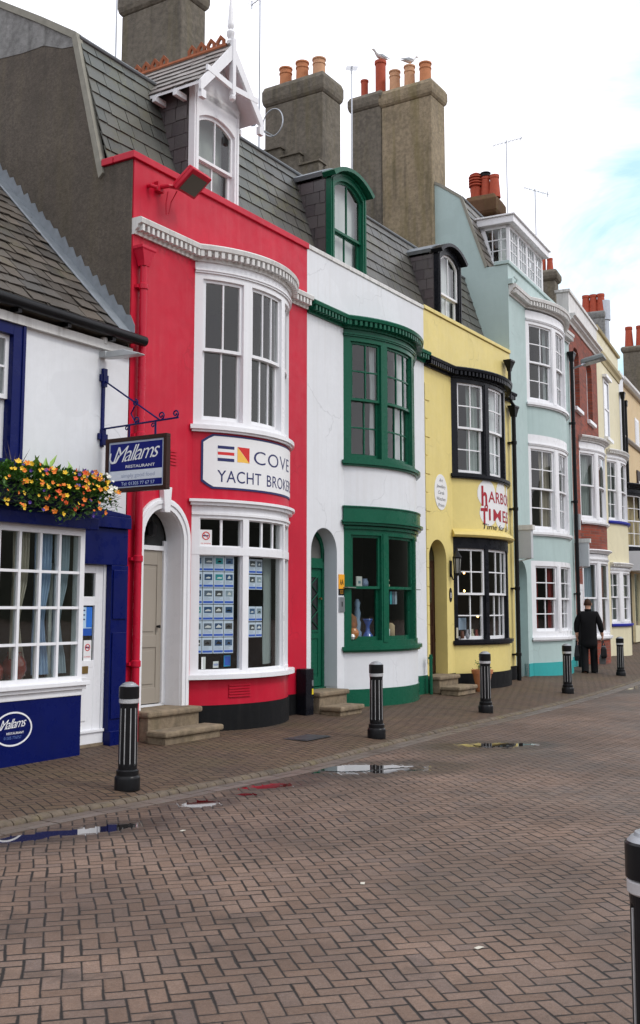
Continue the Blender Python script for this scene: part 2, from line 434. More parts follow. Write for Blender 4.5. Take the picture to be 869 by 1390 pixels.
M_TEAL = paint('teal plinth paint', (.04, .36, .36), .5, .06, .2, .15, (.08, .2, .18))
M_IRON = simple('black iron', (.01, .01, .011), .4)
M_LEAD = simple('grey lead', (.24, .265, .29), .5, .25, var=.35)
M_LEADD = simple('dull lead', (.15, .16, .17), .6, .2, var=.25)
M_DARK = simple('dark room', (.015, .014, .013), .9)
M_ROOM = simple('grey room', (.16, .155, .13), .9)
M_ROOMW = simple('pale room', (.3, .3, .28), .9)
M_CURT = simple('white net curtain', (.62, .63, .64), .9)
M_CURTB = simple('blue striped curtain', (.38, .48, .68), .9, var=.3)
M_CURTR = simple('dark red curtain', (.18, .012, .012), .9)
M_DOOR = paint('greige door paint', (.34, .30, .25), .4, .04, .1, .05, (.25, .22, .18), 90)
M_RENDER = render_mat('cement render', (.108, .089, .070), .15, soft=True)
M_RENDERG = render_mat('grey cement render', (.23, .23, .225), .05)
M_STACK = render_mat('chimney render', (.150, .130, .102), .3)
M_STACKY = render_mat('mossy chimney render', (.27, .215, .140), .6)
M_COPE = simple('weathered coping stone', (.26, .25, .21), .85, var=.3)
M_STEP = render_mat('old step stone', (.23, .175, .115), .22)
M_SLATE = slate_mat('grey slate', [(0, (.045, .044, .040)), (.25, (.088, .086, .078)), (.45, (.06, .053, .046)), (.65, (.115, .108, .092)), (.85, (.066, .068, .068)), (1, (.085, .08, .068))], .9)
M_SLATEG = slate_mat('green slate', [(0, (.055, .06, .052)), (.25, (.095, .10, .085)), (.5, (.07, .075, .068)), (.75, (.115, .112, .088)), (1, (.08, .085, .078))], .9)
M_SLATEP = slate_mat('purple slate', [(0, (.05, .038, .045)), (.3, (.10, .075, .085)), (.6, (.065, .055, .06)), (1, (.12, .10, .105))], .15)
M_SLATEB = slate_mat('brown stone slate', [(0, (.055, .045, .038)), (.2, (.13, .105, .085)), (.4, (.07, .06, .052)), (.6, (.17, .14, .115)), (.8, (.09, .085, .082)), (1, (.14, .11, .085))], .6)
M_SLATEL = slate_mat('pale worn slate', [(0, (.20, .18, .165)), (.5, (.33, .30, .28)), (1, (.25, .21, .20))], .05)
M_TERRA = simple('terracotta', (.50, .20, .09), .8, var=.25)
M_TERRAP = simple('pale terracotta', (.55, .30, .17), .8, var=.25)
M_TERRAR = simple('red clay', (.38, .065, .03), .75, var=.3)
M_BRICK = brickwall_mat('red brickwork')
M_METAL = simple('galvanised metal', (.4, .42, .45), .35, .8)
M_SILVER = simple('dull silver band', (.55, .55, .56), .4, .4)
M_BOLL = simple('black bollard paint', (.010, .010, .011), .28, var=.4)
M_LBL = simple('white lettering paint', (.8, .8, .82), .5)
M_NAVYT = simple('navy lettering paint', (.012, .018, .11), .5)
M_SIGNW = simple('white board paint', (.78, .78, .78), .4, var=.03)
M_WOOD = simple('dark brown wood', (.035, .014, .010), .4, var=.3)
M_SIGNB = simple('blue sign panel', (.004, .009, .16), .35, spec=.15)
M_GREY = simple('grey lettering', (.35, .38, .5), .5)
M_BRASS = simple('aged brass', (.3, .2, .07), .4, .8)
M_ORANGE = simple('orange plaque', (.85, .38, .02), .4)
M_PIPEB = simple('black pipe paint', (.008, .008, .009), .35, var=.3)
M_PIPER = paint('red pipe paint', (.52, .010, .036), .3, .05, .1, .04, (.3, .02, .03), 90)
M_LENS = simple('smoked lens', (.12, .12, .10), .2)

def slates(mb, org, U, V, W, H, tw, rh, clip=None, thick=.012, jit=.006, seedv=0, gap=.009):
    """rows of overlapping slates on plane org + u*U + v*V"""
    rnd = random.Random(seedv)
    U = Vector(U).normalized(); V = Vector(V).normalized(); Nn = U.cross(V).normalized(); org = Vector(org)
    rows = int(math.ceil(H / rh))
    for r in range(rows):
        v = r * rh; u = -(.5 * tw if r % 2 else 0) - rnd.random() * .04
        while u < W:
            w = tw * (1 + rnd.uniform(-.22, .22))
            u0, u1 = max(0, u), min(W, u + w - gap * rnd.uniform(.5, 1.6))
            if u1 - u0 > .02:
                um = (u0 + u1) / 2; vm = v + rh / 2
                if clip is None or clip(um, vm):
                    z0 = thick * 2 + rnd.uniform(0, jit); z1 = .004
                    vb = v + rnd.uniform(-jit, jit); vt = min(v + rh * 1.25, H)
                    dz = rnd.uniform(-jit, jit) * .5
                    a = [org + U * u0 + V * vb + Nn * (z0 + dz), org + U * u1 + V * vb + Nn * (z0 - dz), org + U * u1 + V * vt + Nn * (z1 + .002), org + U * u0 + V * vt + Nn * (z1 + .002)]
                    b = [p - Nn * thick for p in a]
                    mb.hexa(a, b)
            u += w
    return mb

# ------------------------------------------------------------------ bay window kit
def window_unit(parent, M, ta, tb, z0, z1, nx, ny, m_sash, double_hung=True, curtain=None, hw=.045, mun=.011, back=.035, nyl=None, name='sash', meet=.5):
    zm = z0 + (z1 - z0) * meet
    if double_hung:
        specs = [(zm - .02, z1, -back, -back - .04, ny), (z0, zm + .02, -back - .045, -back - .085, nyl or ny)]
    else:
        specs = [(z0, z1, -back, -back - .04, ny)]
    for k, (a, b, o1, o0, n) in enumerate(specs):
        mb = MB()
        bl = hw * (1.35 if (k == 1 or not double_hung) else .9)
        mb.slab(M, ta, ta + hw, o0, o1, a, b); mb.slab(M, tb - hw, tb, o0, o1, a, b)
        mb.slab(M, ta + hw, tb - hw, o0, o1, a, a + bl); mb.slab(M, ta + hw, tb - hw, o0, o1, b - hw * .9, b)
        for i in range(1, nx):
            t = ta + hw + (tb - ta - 2 * hw) * i / nx
            mb.slab(M, t - mun, t + mun, o0 + .008, o1 - .004, a + bl, b - hw * .9)
        for i in range(1, n):
            z = a + bl + (b - a - bl - hw * .9) * i / n
            mb.slab(M, ta + hw, tb - hw, o0 + .010, o1 - .006, z - mun, z + mun)
        s = mb.build(name, m_sash, parent, smooth=30)
    om = -back - .02
    g = MB(); n = max(2, int((tb - ta) / M.step) + 1)
    def gl(a, b, o):
        g.sheet([[M(ta + .01 + (tb - ta - .02) * i / n, o, z) for i in range(n + 1)] for z in (a, b)])
    if double_hung:
        gl(zm, z1 - .01, om); gl(z0 + .01, zm, om - .045)
    else: gl(z0 + .01, z1 - .01, om)
    g.build('pane', GLASS, parent, smooth=60)
def room(parent, x0, x1, z0, z1, mat, depth=1.6, front=.0, y0=None):
    """a plain room behind the window so that the glass shows an inside"""
    a = front if y0 is None else y0
    vs = [(x, y, z) for x in (x0, x1) for y in (a, depth) for z in (z0, z1)]
    mb = MB().add(vs, [(0, 1, 3, 2), (4, 6, 7, 5), (2, 3, 7, 6), (0, 2, 6, 4), (1, 5, 7, 3)])
    return mb.build('room_lining', mat, parent)
def curtain(label, frame, pts_fn, z0, z1, mat, pinch=0, amp=.025, nf=5, group='curtains'):
    """pts_fn(u) -> local xy of the curtain line at u 0..1"""
    rows = []; nu = nf * 8
    for k in range(9):
        z = z0 + (z1 - z0) * k / 8
        sq = 1 - pinch * math.exp(-((k / 8 - .38) / .22) ** 2)
        row = []
        for i in range(nu + 1):
            u = i / nu
            p = Vector(pts_fn(u * sq)); q = Vector(pts_fn(min(1, u * sq + .01))); d = (q - p); d = d.normalized() if d.length > 1e-6 else Vector((1, 0))
            w = amp * math.sin(u * nf * 2 * PI + .5 * math.sin(k)) * (1 if k > 0 else 1)
            row.append((p.x - d.y * w, p.y + d.x * w, z))
        rows.append(row)
    o = MB().sheet(rows).build('curtain', mat, None, smooth=80)
    o.location = frame.p; o.rotation_euler = (0, 0, frame.rz)
    return tag(o, label, 'curtain', group)
def bay_storey(house, A, zsill, z0, z1, ztop, wins, m_frame, m_sash, ny=2, nyl=None, name='bay_window', sill_mat=None, inner=True, glassmeet=.5, head=True, posts=True):
    """one storey of a bow window. wins: list of (deg0, deg1, nx)"""
    fr = MB(); L = A.L
    fr.slab(A, -L, L, -.10, .0, zsill, z0)                # rail under windows
    fr.slab(A, -L, L, -.10, .0, z1, ztop)                 # head panel
    cuts = [(-L, None)]
    edges = [-L] + [x for w in wins for x in (A.d(w[0]), A.d(w[1]))] + [L]
    for i in range(0, len(edges), 2):
        fr.slab(A, edges[i], edges[i + 1], -.11, .0, z0, z1)
        w = edges[i + 1] - edges[i]
        if w > .16 and posts:
            fr.slab(A, edges[i] + .03, edges[i + 1] - .03, 0, .012, z0 - .03, z1 + .03)
    if head:
        fr.slab(A, -L, L, 0, .022, z1 + .075, z1 + .10)
        fr.slab(A, -L, L, 0, .035, z1 + .10, z1 + .125)
    f = fr.build(name, m_frame, house, smooth=30)
    si = MB().slab(A, -L - .04, L + .04, -.1, .075, zsill - .055, zsill)
    si.slab(A, -L - .02, L + .02, -.1, .045, zsill - .085, zsill - .055)
    si.build('sill', sill_mat or m_frame, f, smooth=30)
    for (a, b, nx) in wins:
        window_unit(f, A, A.d(a), A.d(b), z0, z1, nx, ny, m_sash, nyl=nyl, meet=glassmeet)
    return f
def cornice(house, A, x_left, x_right, z, m, s0=0, z_off=0, dent=True, proj=.14, hgt=.17, name='cornice', hwall=0):
    """moulded cornice: straight, round the bow, straight again"""
    mb = MB(); F = Flat()
    prof = [(-.03, z - hgt), (.03, z - hgt), (.035, z - hgt * .78), (proj * .55, z - hgt * .62), (proj * .6, z - hgt * .45), (proj, z - hgt * .36), (proj + .01, z - .02), (proj - .01, z), (-.03, z)]
    xa, xb = A.sc - A.hw, A.sc + A.hw
    if x_left is not None and xa - x_left > .02: mb.profile(F, x_left, xa + .03, prof)
    mb.profile(A, -A.L - .0, A.L + .0, prof)
    if x_right is not None and x_right - xb > .02: mb.profile(F, xb - .03, x_right, prof)
    # bow roof behind the cornice
    n = 24; pts = [A(-A.L + 2 * A.L * k / n, -.02, 0) for k in range(n + 1)]
    mb.prism([(p.x, p.y) for p in pts] + [(xb, .1), (xa, .1)], lambda p, q, d: (p, q, d), z - hgt, z - .015)
    if dent:
        d = mb
        def row(M, a, b):
            k = max(1, int((b - a) / .085))
            for i in range(k):
                t = a + (b - a) * (i + .25) / k
                d.slab(M, t, t + .042, .02, proj * .9, z - hgt * .80, z - hgt * .40)
        if x_left is not None and xa - x_left > .1: row(F, x_left + .02, xa - .02)
        row(A, -A.L + .03, A.L - .03)
        if x_right is not None and x_right - xb > .1: row(F, xb + .04, x_right - .02)
    return mb.build(name, m, house, smooth=30)
def bow_wall(house, A, bands, mat, name='bow_wall', o0=-.2, o1=0):
    for a, b in bands: r = MB().slab(A, -A.L, A.L, o0, o1, a, b).build(name, mat, house, smooth=40)
    return r
def terrace_wall(house, x0, x1, A, zdoor, ztop, mat, door=None, zb=-.1, th=.25):
    """front wall: left pier with arched doorway, right pier, storey band above the bow"""
    mb = MB(); xa, xb = A.sc - A.hw + .02, A.sc + A.hw - .02
    if door:
        xl, xr, zs, rise = door
        pts = [(x0, zb)] + arch(xl, xr, zb, zs, rise) + [(xa, zb), (xa, zdoor), (x0, zdoor)]
        mb.prism(pts, fxz, 0, -th)
    else: mb.box(x0, xa, 0, th, zb, zdoor)
    mb.box(xb, x1, 0, th, zb, zdoor)
    mb.box(x0, x1, 0, th, zdoor, ztop)
    return mb.build('wall', mat, house, smooth=30)
def coping(house, x0, x1, z, mat, th=.09, pr=.035, back=.30):
    return MB().box(x0, x1, -pr, back, z - th, z).build('parapet_coping', mat, house, bevel=.008)
def chimney(house, x0, x1, y0, y1, zb, zt, mat, cap=.30, capo=.09, pots=(), name='chimney', steps=None):
    mb = MB().box(x0, x1, y0, y1, zb, zt - cap)
    o = capo
    rings = []
    for dz, e in ((zt - cap, 0), (zt - cap + .06, o * .7), (zt - cap + .14, o), (zt - cap * .25, o), (zt - .0, o * .25)):
        rings.append([(x0 - e, y0 - e, dz), (x1 + e, y0 - e, dz), (x1 + e, y1 + e, dz), (x0 - e, y1 + e, dz)])
    mb.sweep(rings)
    c = mb.build(name, mat, house, bevel=.02)
    for (px, py, r, h, m, kind) in pots: pot(c, px, py, zt - .02, r, h, m, kind)
    return c
def pot(par, x, y, z, r, h, m, kind='plain'):
    mb = MB()
    if kind == 'plain': prof = [(r * 1.05, 0), (r * .98, h * .72), (r * 1.08, h * .74), (r * 1.08, h * .79), (r * .96, h * .81), (r * .98, h * .93), (r * 1.12, h * .94), (r * 1.12, h), (r * .8, h), (r * .75, h * .6)]
    elif kind == 'taper': prof = [(r * 1.2, 0), (r * .9, h * .85), (r * 1.0, h * .87), (r * 1.0, h), (r * .7, h), (r * .7, h * .6)]
    elif kind == 'slim': prof = [(r * .95, 0), (r * .95, h * .9), (r * 1.1, h * .92), (r * 1.1, h), (r * .75, h), (r * .7, h * .6)]
    elif kind == 'ribbed':
        prof = [(r, 0), (r, h * .3), (r * 1.1, h * .42), (r * .9, h * .45), (r * .9, h * .5)]
        for k in range(4): prof += [(r * 1.3, h * (.52 + k * .1)), (r * 1.3, h * (.56 + k * .1)), (r * .95, h * (.58 + k * .1)), (r * .95, h * (.61 + k * .1))]
        prof += [(r * 1.1, h * .93), (r * .5, h)]
    mb.lathe(prof, (x, y, z), 18)
    p = mb.build('chimney_pot', m, par, smooth=40)
    if kind == 'slim':
        pass
    return p
def hood(par, x, y, z, r, mat):
    mb = MB(); mb.lathe([(r, 0), (r * 1.05, .02), (r * 1.05, .06), (r * .9, .07)], (x, y, z), 16)
    for k in range(8):
        a = 2 * PI * k / 8; mb.tube([(x + r * math.cos(a), y + r * math.sin(a), z + .05), (x + r * 1.05 * math.cos(a), y + r * 1.05 * math.sin(a), z + .11)], .008, 5)
    mb.lathe([(r * 1.1, .10), (r * 1.1, .115), (.02, .14)], (x, y, z), 16)
    return mb.build('pot_guard', mat, par)
def panel_door(house, x0, x1, z0, z1, y, mat, panels, glass=(), name='door', handle=None):
    """door leaf with sunk panels: frame bars built round them"""
    mb = MB(); mb.box(x0, x1, y + .012, y + .045, z0, z1)
    zs = sorted(panels)
    xs = [x0, x0 + .09, x1 - .09, x1]
    mb.box(x0, x0 + .09, y, y + .012, z0, z1); mb.box(x1 - .09, x1, y, y + .012, z0, z1)
    prev = z0
    for a, b in zs:
        mb.box(x0 + .09, x1 - .09, y, y + .012, prev, a)
        mb.box(x0 + .13, x1 - .13, y + .002, y + .012, a + .04, b - .04)
        prev = b
    mb.box(x0 + .09, x1 - .09, y, y + .012, prev, z1)
    d = mb.build(name, mat, house, bevel=.004)
    for a, b, c, e in glass:
        MB().box(a, b, y - .002, y + .0135, c, e).build('pane', M_DARKGLASS, d)
    if handle: MB().tube([(handle[0], y, handle[1]), (handle[0], y - .045, handle[1])], [.012, .02], 8).build('handle', handle[2] if len(handle) > 2 else M_BRASS, d)
    return d
M_DARKGLASS = simple('dark door glass', (.02, .022, .022), .06, coat=.5)

def settle(root):
    """move a thing's Empty to the base centre of its own parts"""
    ms = []
    def walk(o):
        for c in o.children:
            if c.type == 'MESH': ms.append(c)
            walk(c)
    walk(root)
    pts = [v.co for m in ms for v in m.data.vertices]
    if not pts: return root
    lo = [min(p[i] for p in pts) for i in range(3)]; hi = [max(p[i] for p in pts) for i in range(3)]
    b = Vector(((lo[0] + hi[0]) / 2, (lo[1] + hi[1]) / 2, lo[2]))
    for me in set(m.data for m in ms): me.transform(Matrix.Translation(-b))
    root.location = Vector(root.location) + Matrix.Rotation(root.rotation_euler[2], 3, 'Z') @ b
    return root
def at(name, F, label, cat, group=None):
    return thing(name, label, cat, F.p, F.rz, group)
def free(o, F, label, cat, group=None):
    """a one-mesh thing built in frame F: place it, origin at its base"""
    o.location = F.p; o.rotation_euler = (0, 0, F.rz)
    pts = [v.co for v in o.data.vertices]
    lo = [min(p[i] for p in pts) for i in range(3)]; hi = [max(p[i] for p in pts) for i in range(3)]
    b = Vector(((lo[0] + hi[0]) / 2, (lo[1] + hi[1]) / 2, lo[2])); o.data.transform(Matrix.Translation(-b))
    o.location = F.p + Matrix.Rotation(F.rz, 3, 'Z') @ b
    return tag(o, label, cat, group)
FLAT = Flat()

def body(h, x0, x1, mat_side, zt=6.95, y0=.25, y1=6.4, z0=-.1):
    mb = MB(); mb.box(x0, x0 + .1, y0, y1, z0, zt); mb.box(x1 - .1, x1, y0, y1, z0, zt); mb.box(x0 + .1, x1 - .1, y1 - .2, y1, z0, zt)
    return mb.build('outer_wall', mat_side, h)
def mansard(h, x0, x1, mat, seedv, zb=7.0, yb=.44, zm=8.80, ym=1.0, yr=3.3, zr=10.15, W=.27, rh=.215):
    pr = [(yb + .03, zb - .1), (ym + .03, zm - .02), (yr, zr - .03), (yr + 1.6, zr - 1.5), (6.3, zb - .6), (6.4, zb - .7)]
    core = MB().prism(pr, lambda y, z, d: (d, y, z), x0, x1).build('roof', simple('dark roof felt', (.012, .012, .012), .9), h)
    V = Vector((0, ym - yb, zm - zb)); mb = MB()
    slates(mb, (x0, yb, zb), (1, 0, 0), V, x1 - x0, V.length, W, rh, seedv=seedv)
    V2 = Vector((0, yr - ym, zr - zm))
    slates(mb, (x0, ym, zm), (1, 0, 0), V2, x1 - x0, V2.length, W * 1.1, rh * 1.2, seedv=seedv + 1)
    mb.build('slates', mat, core)
    # rolled lead at the break
    MB().tube([(x0, ym - .01, zm + .02), (x1, ym - .01, zm + .02)], .03, 8).build('roof_roll', M_LEADD, core)
    return core
def arched_dormer(h, x0, x1, zb, zt, rise, mf, ms, pane_front, group=None, y0=.25, mslate=None):
    """barrel-topped dormer with sliding sashes"""
    d = MB(); w = .11
    zs = zt - rise
    outer = seg(x0, x1, zb, zs, rise); inner = seg(x0 + w, x1 - w, zb + .08, zs - .09, rise * .8)
    d.ring(outer, inner, lambda x, z, k: (x, k, z), y0, y0 + .1)
    inner2 = seg(x0 + w - .03, x1 - w + .03, zb + .05, zs - .055, rise * .85); inner3 = seg(x0 + w + .0, x1 - w - .0, zb + .08, zs - .09, rise * .8)
    d.ring(seg(x0 + .035, x1 - .035, zb, zs - .0, rise * .92), seg(x0 + .065, x1 - .065, zb, zs - .03, rise * .9), lambda x, z, k: (x, k, z), y0 - .015, y0, closed=False)
    fr = d.build('dormer', mf, h, smooth=35)
    # moulded hood following the arch
    o2 = seg(x0 - .10, x1 + .10, zs - .03, zs + .06, rise)[1:-1]; i2 = seg(x0 - .04, x1 + .04, zs - .1, zs - .0, rise)[1:-1]
    MB().ring(o2, i2, lambda x, z, k: (x, k, z), y0 - .12, y0 + .12, closed=False).build('dormer_hood', mf, fr, smooth=35)
    # lead barrel roof
    o3 = seg(x0 - .09, x1 + .09, zs - .03, zs + .09, rise)[1:-1]; i3 = seg(x0 - .05, x1 + .05, zs - .1, zs + .03, rise)[1:-1]
    MB().ring(o3, i3, lambda x, z, k: (x, k, z), y0 + .12, 1.4, closed=False).build('dormer_roof', M_LEAD, fr, smooth=35)
    MB().box(x0 + .02, x1 - .02, y0 + .45, 1.3, zb, zs).build('dormer_back', M_ROOMW, fr)
    for sx, n in ((x0, -1), (x1, 1)):
        ch = MB().box(min(sx, sx - n * .05), max(sx, sx - n * .05), y0 + .1, 1.2, zb, zs)
        if n < 0: slates(ch, (sx - .002, 1.2, zb), (0, -1, 0), (0, 0, 1), .84, zs - zb, .24, .2, seedv=5, thick=.006)
        else: slates(ch, (sx + .002, y0 + .11, zb), (0, 1, 0), (0, 0, 1), 1.0, zs - zb, .24, .2, seedv=6)
        ch.build('dormer_cheek', mslate or M_SLATEP, fr)
    # sashes
    zc = zb + (zt - zb) * .42; a, b = x0 + w, x1 - w; s = MB(); yy = y0 + .045
    mid = (a + b) / 2
    iu = seg(a, b, zc, zs - .09, rise * .8); iv = seg(a + .04, b - .04, zc + .04, zs - .12, rise * .75)
    s.ring(iu, iv, lambda x, z, k: (x, k, z), yy, yy + .04)
    s.box(mid - .01, mid + .01, yy + .003, yy + .035, zc + .04, zt - .19)
    s.box(a, a + .05, yy + .045, yy + .085, zb + .08, zc + .03); s.box(b - .05, b, yy + .045, yy + .085, zb + .08, zc + .03)
    s.box(a + .05, b - .05, yy + .045, yy + .085, zb + .08, zb + .15); s.box(a + .05, b - .05, yy + .045, yy + .085, zc - .015, zc + .03)
    s.box(mid - .01, mid + .01, yy + .05, yy + .08, zb + .15, zc - .015)
    s.build('sash', ms, fr)
    g = MB(); g.add([(a, yy + .02, zc), (b, yy + .02, zc), (b, yy + .02, zs - .05), (a, yy + .02, zs - .05)], [(0, 1, 2, 3)])
    g.add([(a + .05, yy + .02, zs - .05), (b - .05, yy + .02, zs - .05), (b - .2, yy + .02, zs + rise * .5), (a + .2, yy + .02, zs + rise * .5)], [(0, 1, 2, 3)])
    g.add([(a, yy + .065, zb + .1), (b, yy + .065, zb + .1), (b, yy + .065, zc), (a, yy + .065, zc)], [(0, 1, 2, 3)])
    g.build('pane', GLASS, fr)
    MB().box(a - .05, b + .05, y0 + .2, y0 + .22, zb + .1, zt - .1).build('blind', pane_front, fr)
    return fr
def hopper_pipe(h, x, z_top, z_bot, mat, r=.04, o=.09, joints=(), hopper=True, name='drainpipe'):
    mb = MB(); mb.tube([(x, -o, z_top), (x, -o, z_bot)], r, 12)
    for z in joints:
        mb.lathe([(r * 1.05, 0), (r * 1.3, .01), (r * 1.3, .07), (r * 1.05, .08)], (x, -o, z), 12)
        mb.box(x - r * 1.9, x + r * 1.9, -o + r * .5, 0, z + .02, z + .055)
    p = mb.build(name, mat, h, smooth=40)
    if hopper:
        hb = MB(); rings = []
        for dz, w, d in ((-.16, r * 1.1, r * 1.1), (-.10, r * 1.4, r * 1.3), (.02, .11, .075), (.04, .125, .085), (.075, .125, .085), (.075, .10, .06), (.03, .08, .05)):
            rings.append([(x - w, -o - d, z_top + dz), (x + w, -o - d, z_top + dz), (x + w, -o + d, z_top + dz), (x - w, -o + d, z_top + dz)])
        hb.sweep(rings); hb.build('hopper', mat, p)
    return p
def steps(F, name, label, items, mat=M_STEP):
    r = at(name, F, label, 'doorstep', 'stone steps at the shop doors')
    for (x0, x1, o0, o1, z0, z1) in items:
        m = MB().box(x0 + .035, x1 - .035, -o1 + .035, -o0, z0, z1 - .07); m.build('riser', mat, r, bevel=.008)
        MB().box(x0, x1, -o1, -o0, z1 - .07, z1).build('tread', mat, r, bevel=.022)
    return settle(r)

# ================================================================== RED HOUSE
hR = at('terraced_house', FR_, 'red terraced house with white bow window and gabled white dormer', 'house', 'bow-fronted houses of the terrace')
AR = Arc(2.12, 1.08, .42)
terrace_wall(hR, -.148, 3.708, AR, 6.02, 6.97, M_RED, door=(.12, .86, 2.39, .38))
bow_wall(hR, AR, [(.38, .70), (2.93, 3.80)], M_RED)
bow_wall(hR, AR, [(-.1, .379)], M_PLINTH, 'plinth', -.18, .015)
for a, b in ((3.20, 3.709), (.985, 1.05)): MB().box(a, b, -.012, .1, -.1, .37).build('plinth', M_PLINTH, hR)
coping(hR, -.20, 3.72, 7.05, M_RED)
MB().box(-.20, -.12, .31, .50, 6.96, 7.05).build('parapet_coping', M_RED, hR, bevel=.008)
body(hR, -.14, 3.70, M_RENDER)
# rendered gable and its stone coping
gp = [(.02, -.1), (.02, 6.955), (.47, 6.955), (.50, 7.0), (1.04, 8.86), (1.66, 9.23), (3.3, 10.22), (5.7, 8.8), (6.4, 7.0), (6.4, -.1)]
MB().prism(gp, lambda y, z, d: (d, y, z), -.165, -.149).build('gable_wall', M_RENDER, hR)
MB().prism([(1.05, 8.70), (1.04, 8.85), (3.3, 10.2), (5.7, 8.79), (5.6, 8.6), (3.2, 8.85), (2.45, 8.93), (2.0, 8.88), (1.6, 8.87), (1.26, 8.73)], lambda y, z, d: (d, y, z), -.172, -.1655).build('gable_patch', M_RENDERG, hR)
MB().sweep([[(x, y + a, z + b) for x, a, b in ((-.20, -.03, .03), (-.10, -.03, .03), (-.10, .04, -.03), (-.20, .04, -.03))] for y, z in ((.50, 6.85), (1.03, 8.84), (1.66, 9.24), (3.3, 10.22), (5.7, 8.83))]).build('gable_coping', M_COPE, hR)
mansard(hR, -.14, 3.71, M_SLATEG, 11)
chimney(hR, 3.56, 4.20, 2.40, 3.74, 7.5, 12.5, M_STACK, cap=.72, capo=.06, pots=[(3.88, 2.75, .12, .6, M_TERRAP, 'plain'), (3.88, 3.3, .12, .6, M_TERRA, 'plain')])
# ridge cable / tie clips on the stack, first floor bow
w = [(-38.6, -17.6, 2), (-12.6, 12.6, 3), (17.6, 38.6, 2)]
f = bay_storey(hR, AR, 3.88, 3.955, 5.80, 6.03, w, M_WHITE, M_WHITE, ny=1)
room(hR, 1.15, 3.1, 3.85, 6.0, M_ROOM)
cornice(hR, AR, -.15, 3.70, 6.22, M_OFFWHITE, hgt=.2, proj=.13)
# ground floor shop bow: two panes under small lights
fr = MB(); L = AR.L
fr.slab(AR, -L, L, -.12, 0, .75, .80); fr.slab(AR, -L, L, -.12, 0, 2.70, 2.90); fr.slab(AR, -L, L, -.11, .004, 2.24, 2.34)
for a, b in ((-42.6, -38.7), (-16.9, -13.4), (16.6, 19.4), (38.7, 42.6)):
    fr.slab(AR, AR.d(a), AR.d(b), -.11, .0, .80, 2.24); fr.slab(AR, AR.d(a), AR.d(b), -.11, .0, 2.34, 2.70)
fr.slab(AR, -L, L, 0, .02, 2.74, 2.77); fr.slab(AR, -L - .02, L + .02, -.02, .05, 2.86, 2.90); fr.slab(AR, -L - .04, L + .04, -.02, .085, 2.90, 2.935)
fs = fr.build('bay_window', M_WHITE, hR, smooth=30)
MB().slab(AR, -L - .05, L + .05, -.1, .09, .70, .755).build('sill', M_WHITE, fs, smooth=30)
for a, b in ((-38.7, -16.9), (-13.4, 16.6), (19.4, 38.7)):
    window_unit(fs, AR, AR.d(a), AR.d(b), .80, 2.24, 1, 1, M_WHITE, False, hw=.012, name='shop_window')
for a, b, k in ((-38.7, -16.9, 2), (-13.4, 16.6, 3), (19.4, 38.7, 2)):
    window_unit(fs, AR, AR.d(a), AR.d(b), 2.34, 2.70, k, 1, M_WHITE, False, hw=.014, mun=.016, name='top_light')
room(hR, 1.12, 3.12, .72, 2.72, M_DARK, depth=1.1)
# doorway: white surround, keystone, door with fanlight
fo = arch(-.01, .99, .40, 2.39, .51, 18); fi = arch(.12, .86, .40, 2.39, .38, 18)
sur = MB().ring(fo, fi, fxz, .035, .0, closed=False)
fo2 = arch(.02, .96, .40, 2.39, .48, 18); fi2 = arch(.06, .92, .40, 2.39, .44, 18)
sur.ring(fo2, fi2, fxz, .05, .035, closed=False)
dsur = sur.build('door_surround', M_WHITE, hR, smooth=30)
MB().prism([(.44, 2.72), (.54, 2.72), (.57, 3.03), (.41, 3.03)], fxz, .075, .0).build('keystone', M_WHITE, dsur, bevel=.006)
lin = MB().ring(arch(.119, .861, .40, 2.39, .381, 18), arch(.125, .855, .40, 2.39, .372, 18), fxz, .0, -.25, closed=False)
lin.build('reveal', M_WHITE, dsur, smooth=30)
dm = MB(); dm.box(.12, .86, .24, .27, .36, .42); dm.box(.12, .17, .235, .285, .42, 2.40); dm.box(.80, .86, .235, .285, .42, 2.40); dm.box(.17, .80, .235, .285, 2.28, 2.335)
dm.build('door_frame', M_WHITE, dsur)
panel_door(hR, .17, .80, .43, 2.28, .26, M_DOOR, [(.62, 1.1), (1.25, 2.1)], handle=(.72, 1.35, M_IRON))
MB().prism([(x, z) for x, z in arch(.14, .84, 2.335, 2.39, .36, 14)], fxz, -.262, -.268).build('fanlight', M_DARKGLASS, hR)
MB().box(.12, .86, .32, .6, .1, 2.85).build('hall_lining', M_DARK, hR)
text('5', Flat(), .22, -.255, 2.42, .12, .2, M_IRON, hR, name='house_number')
hl = MB().tube([(.52, .2, 2.74), (.52, .2, 2.64)], .006, 6).lathe([(.02, 0), (.055, .02), (.07, .12), (.04, .17), (.01, .2)], (.52, .2, 2.44), 6)
free(hl.build('hanging_lantern', M_IRON), FR_, 'small dark lantern hanging under the white arch of the red house', 'lantern')
hopper_pipe(hR, -.02, 5.80, .05, M_PIPER, r=.045, o=.07, joints=(5.35, 3.55, 2.1, .9))
MB().box(1.30, 1.68, -.43, -.3, .47, .63) # (grille built below)
# louvred vent in the bow apron
vg = MB()
for k in range(5): vg.slab(AR, AR.d(-24), AR.d(-12), .0, .018, .47 + k * .034, .49 + k * .034)
vg.build('vent_grille', M_RED, hR)
vg = MB()
for k in range(5): vg.box(.60, .72, -.014, 0, 3.32 + k * .04, 3.345 + k * .04)
vg.build('vent_grille', M_RED, hR)
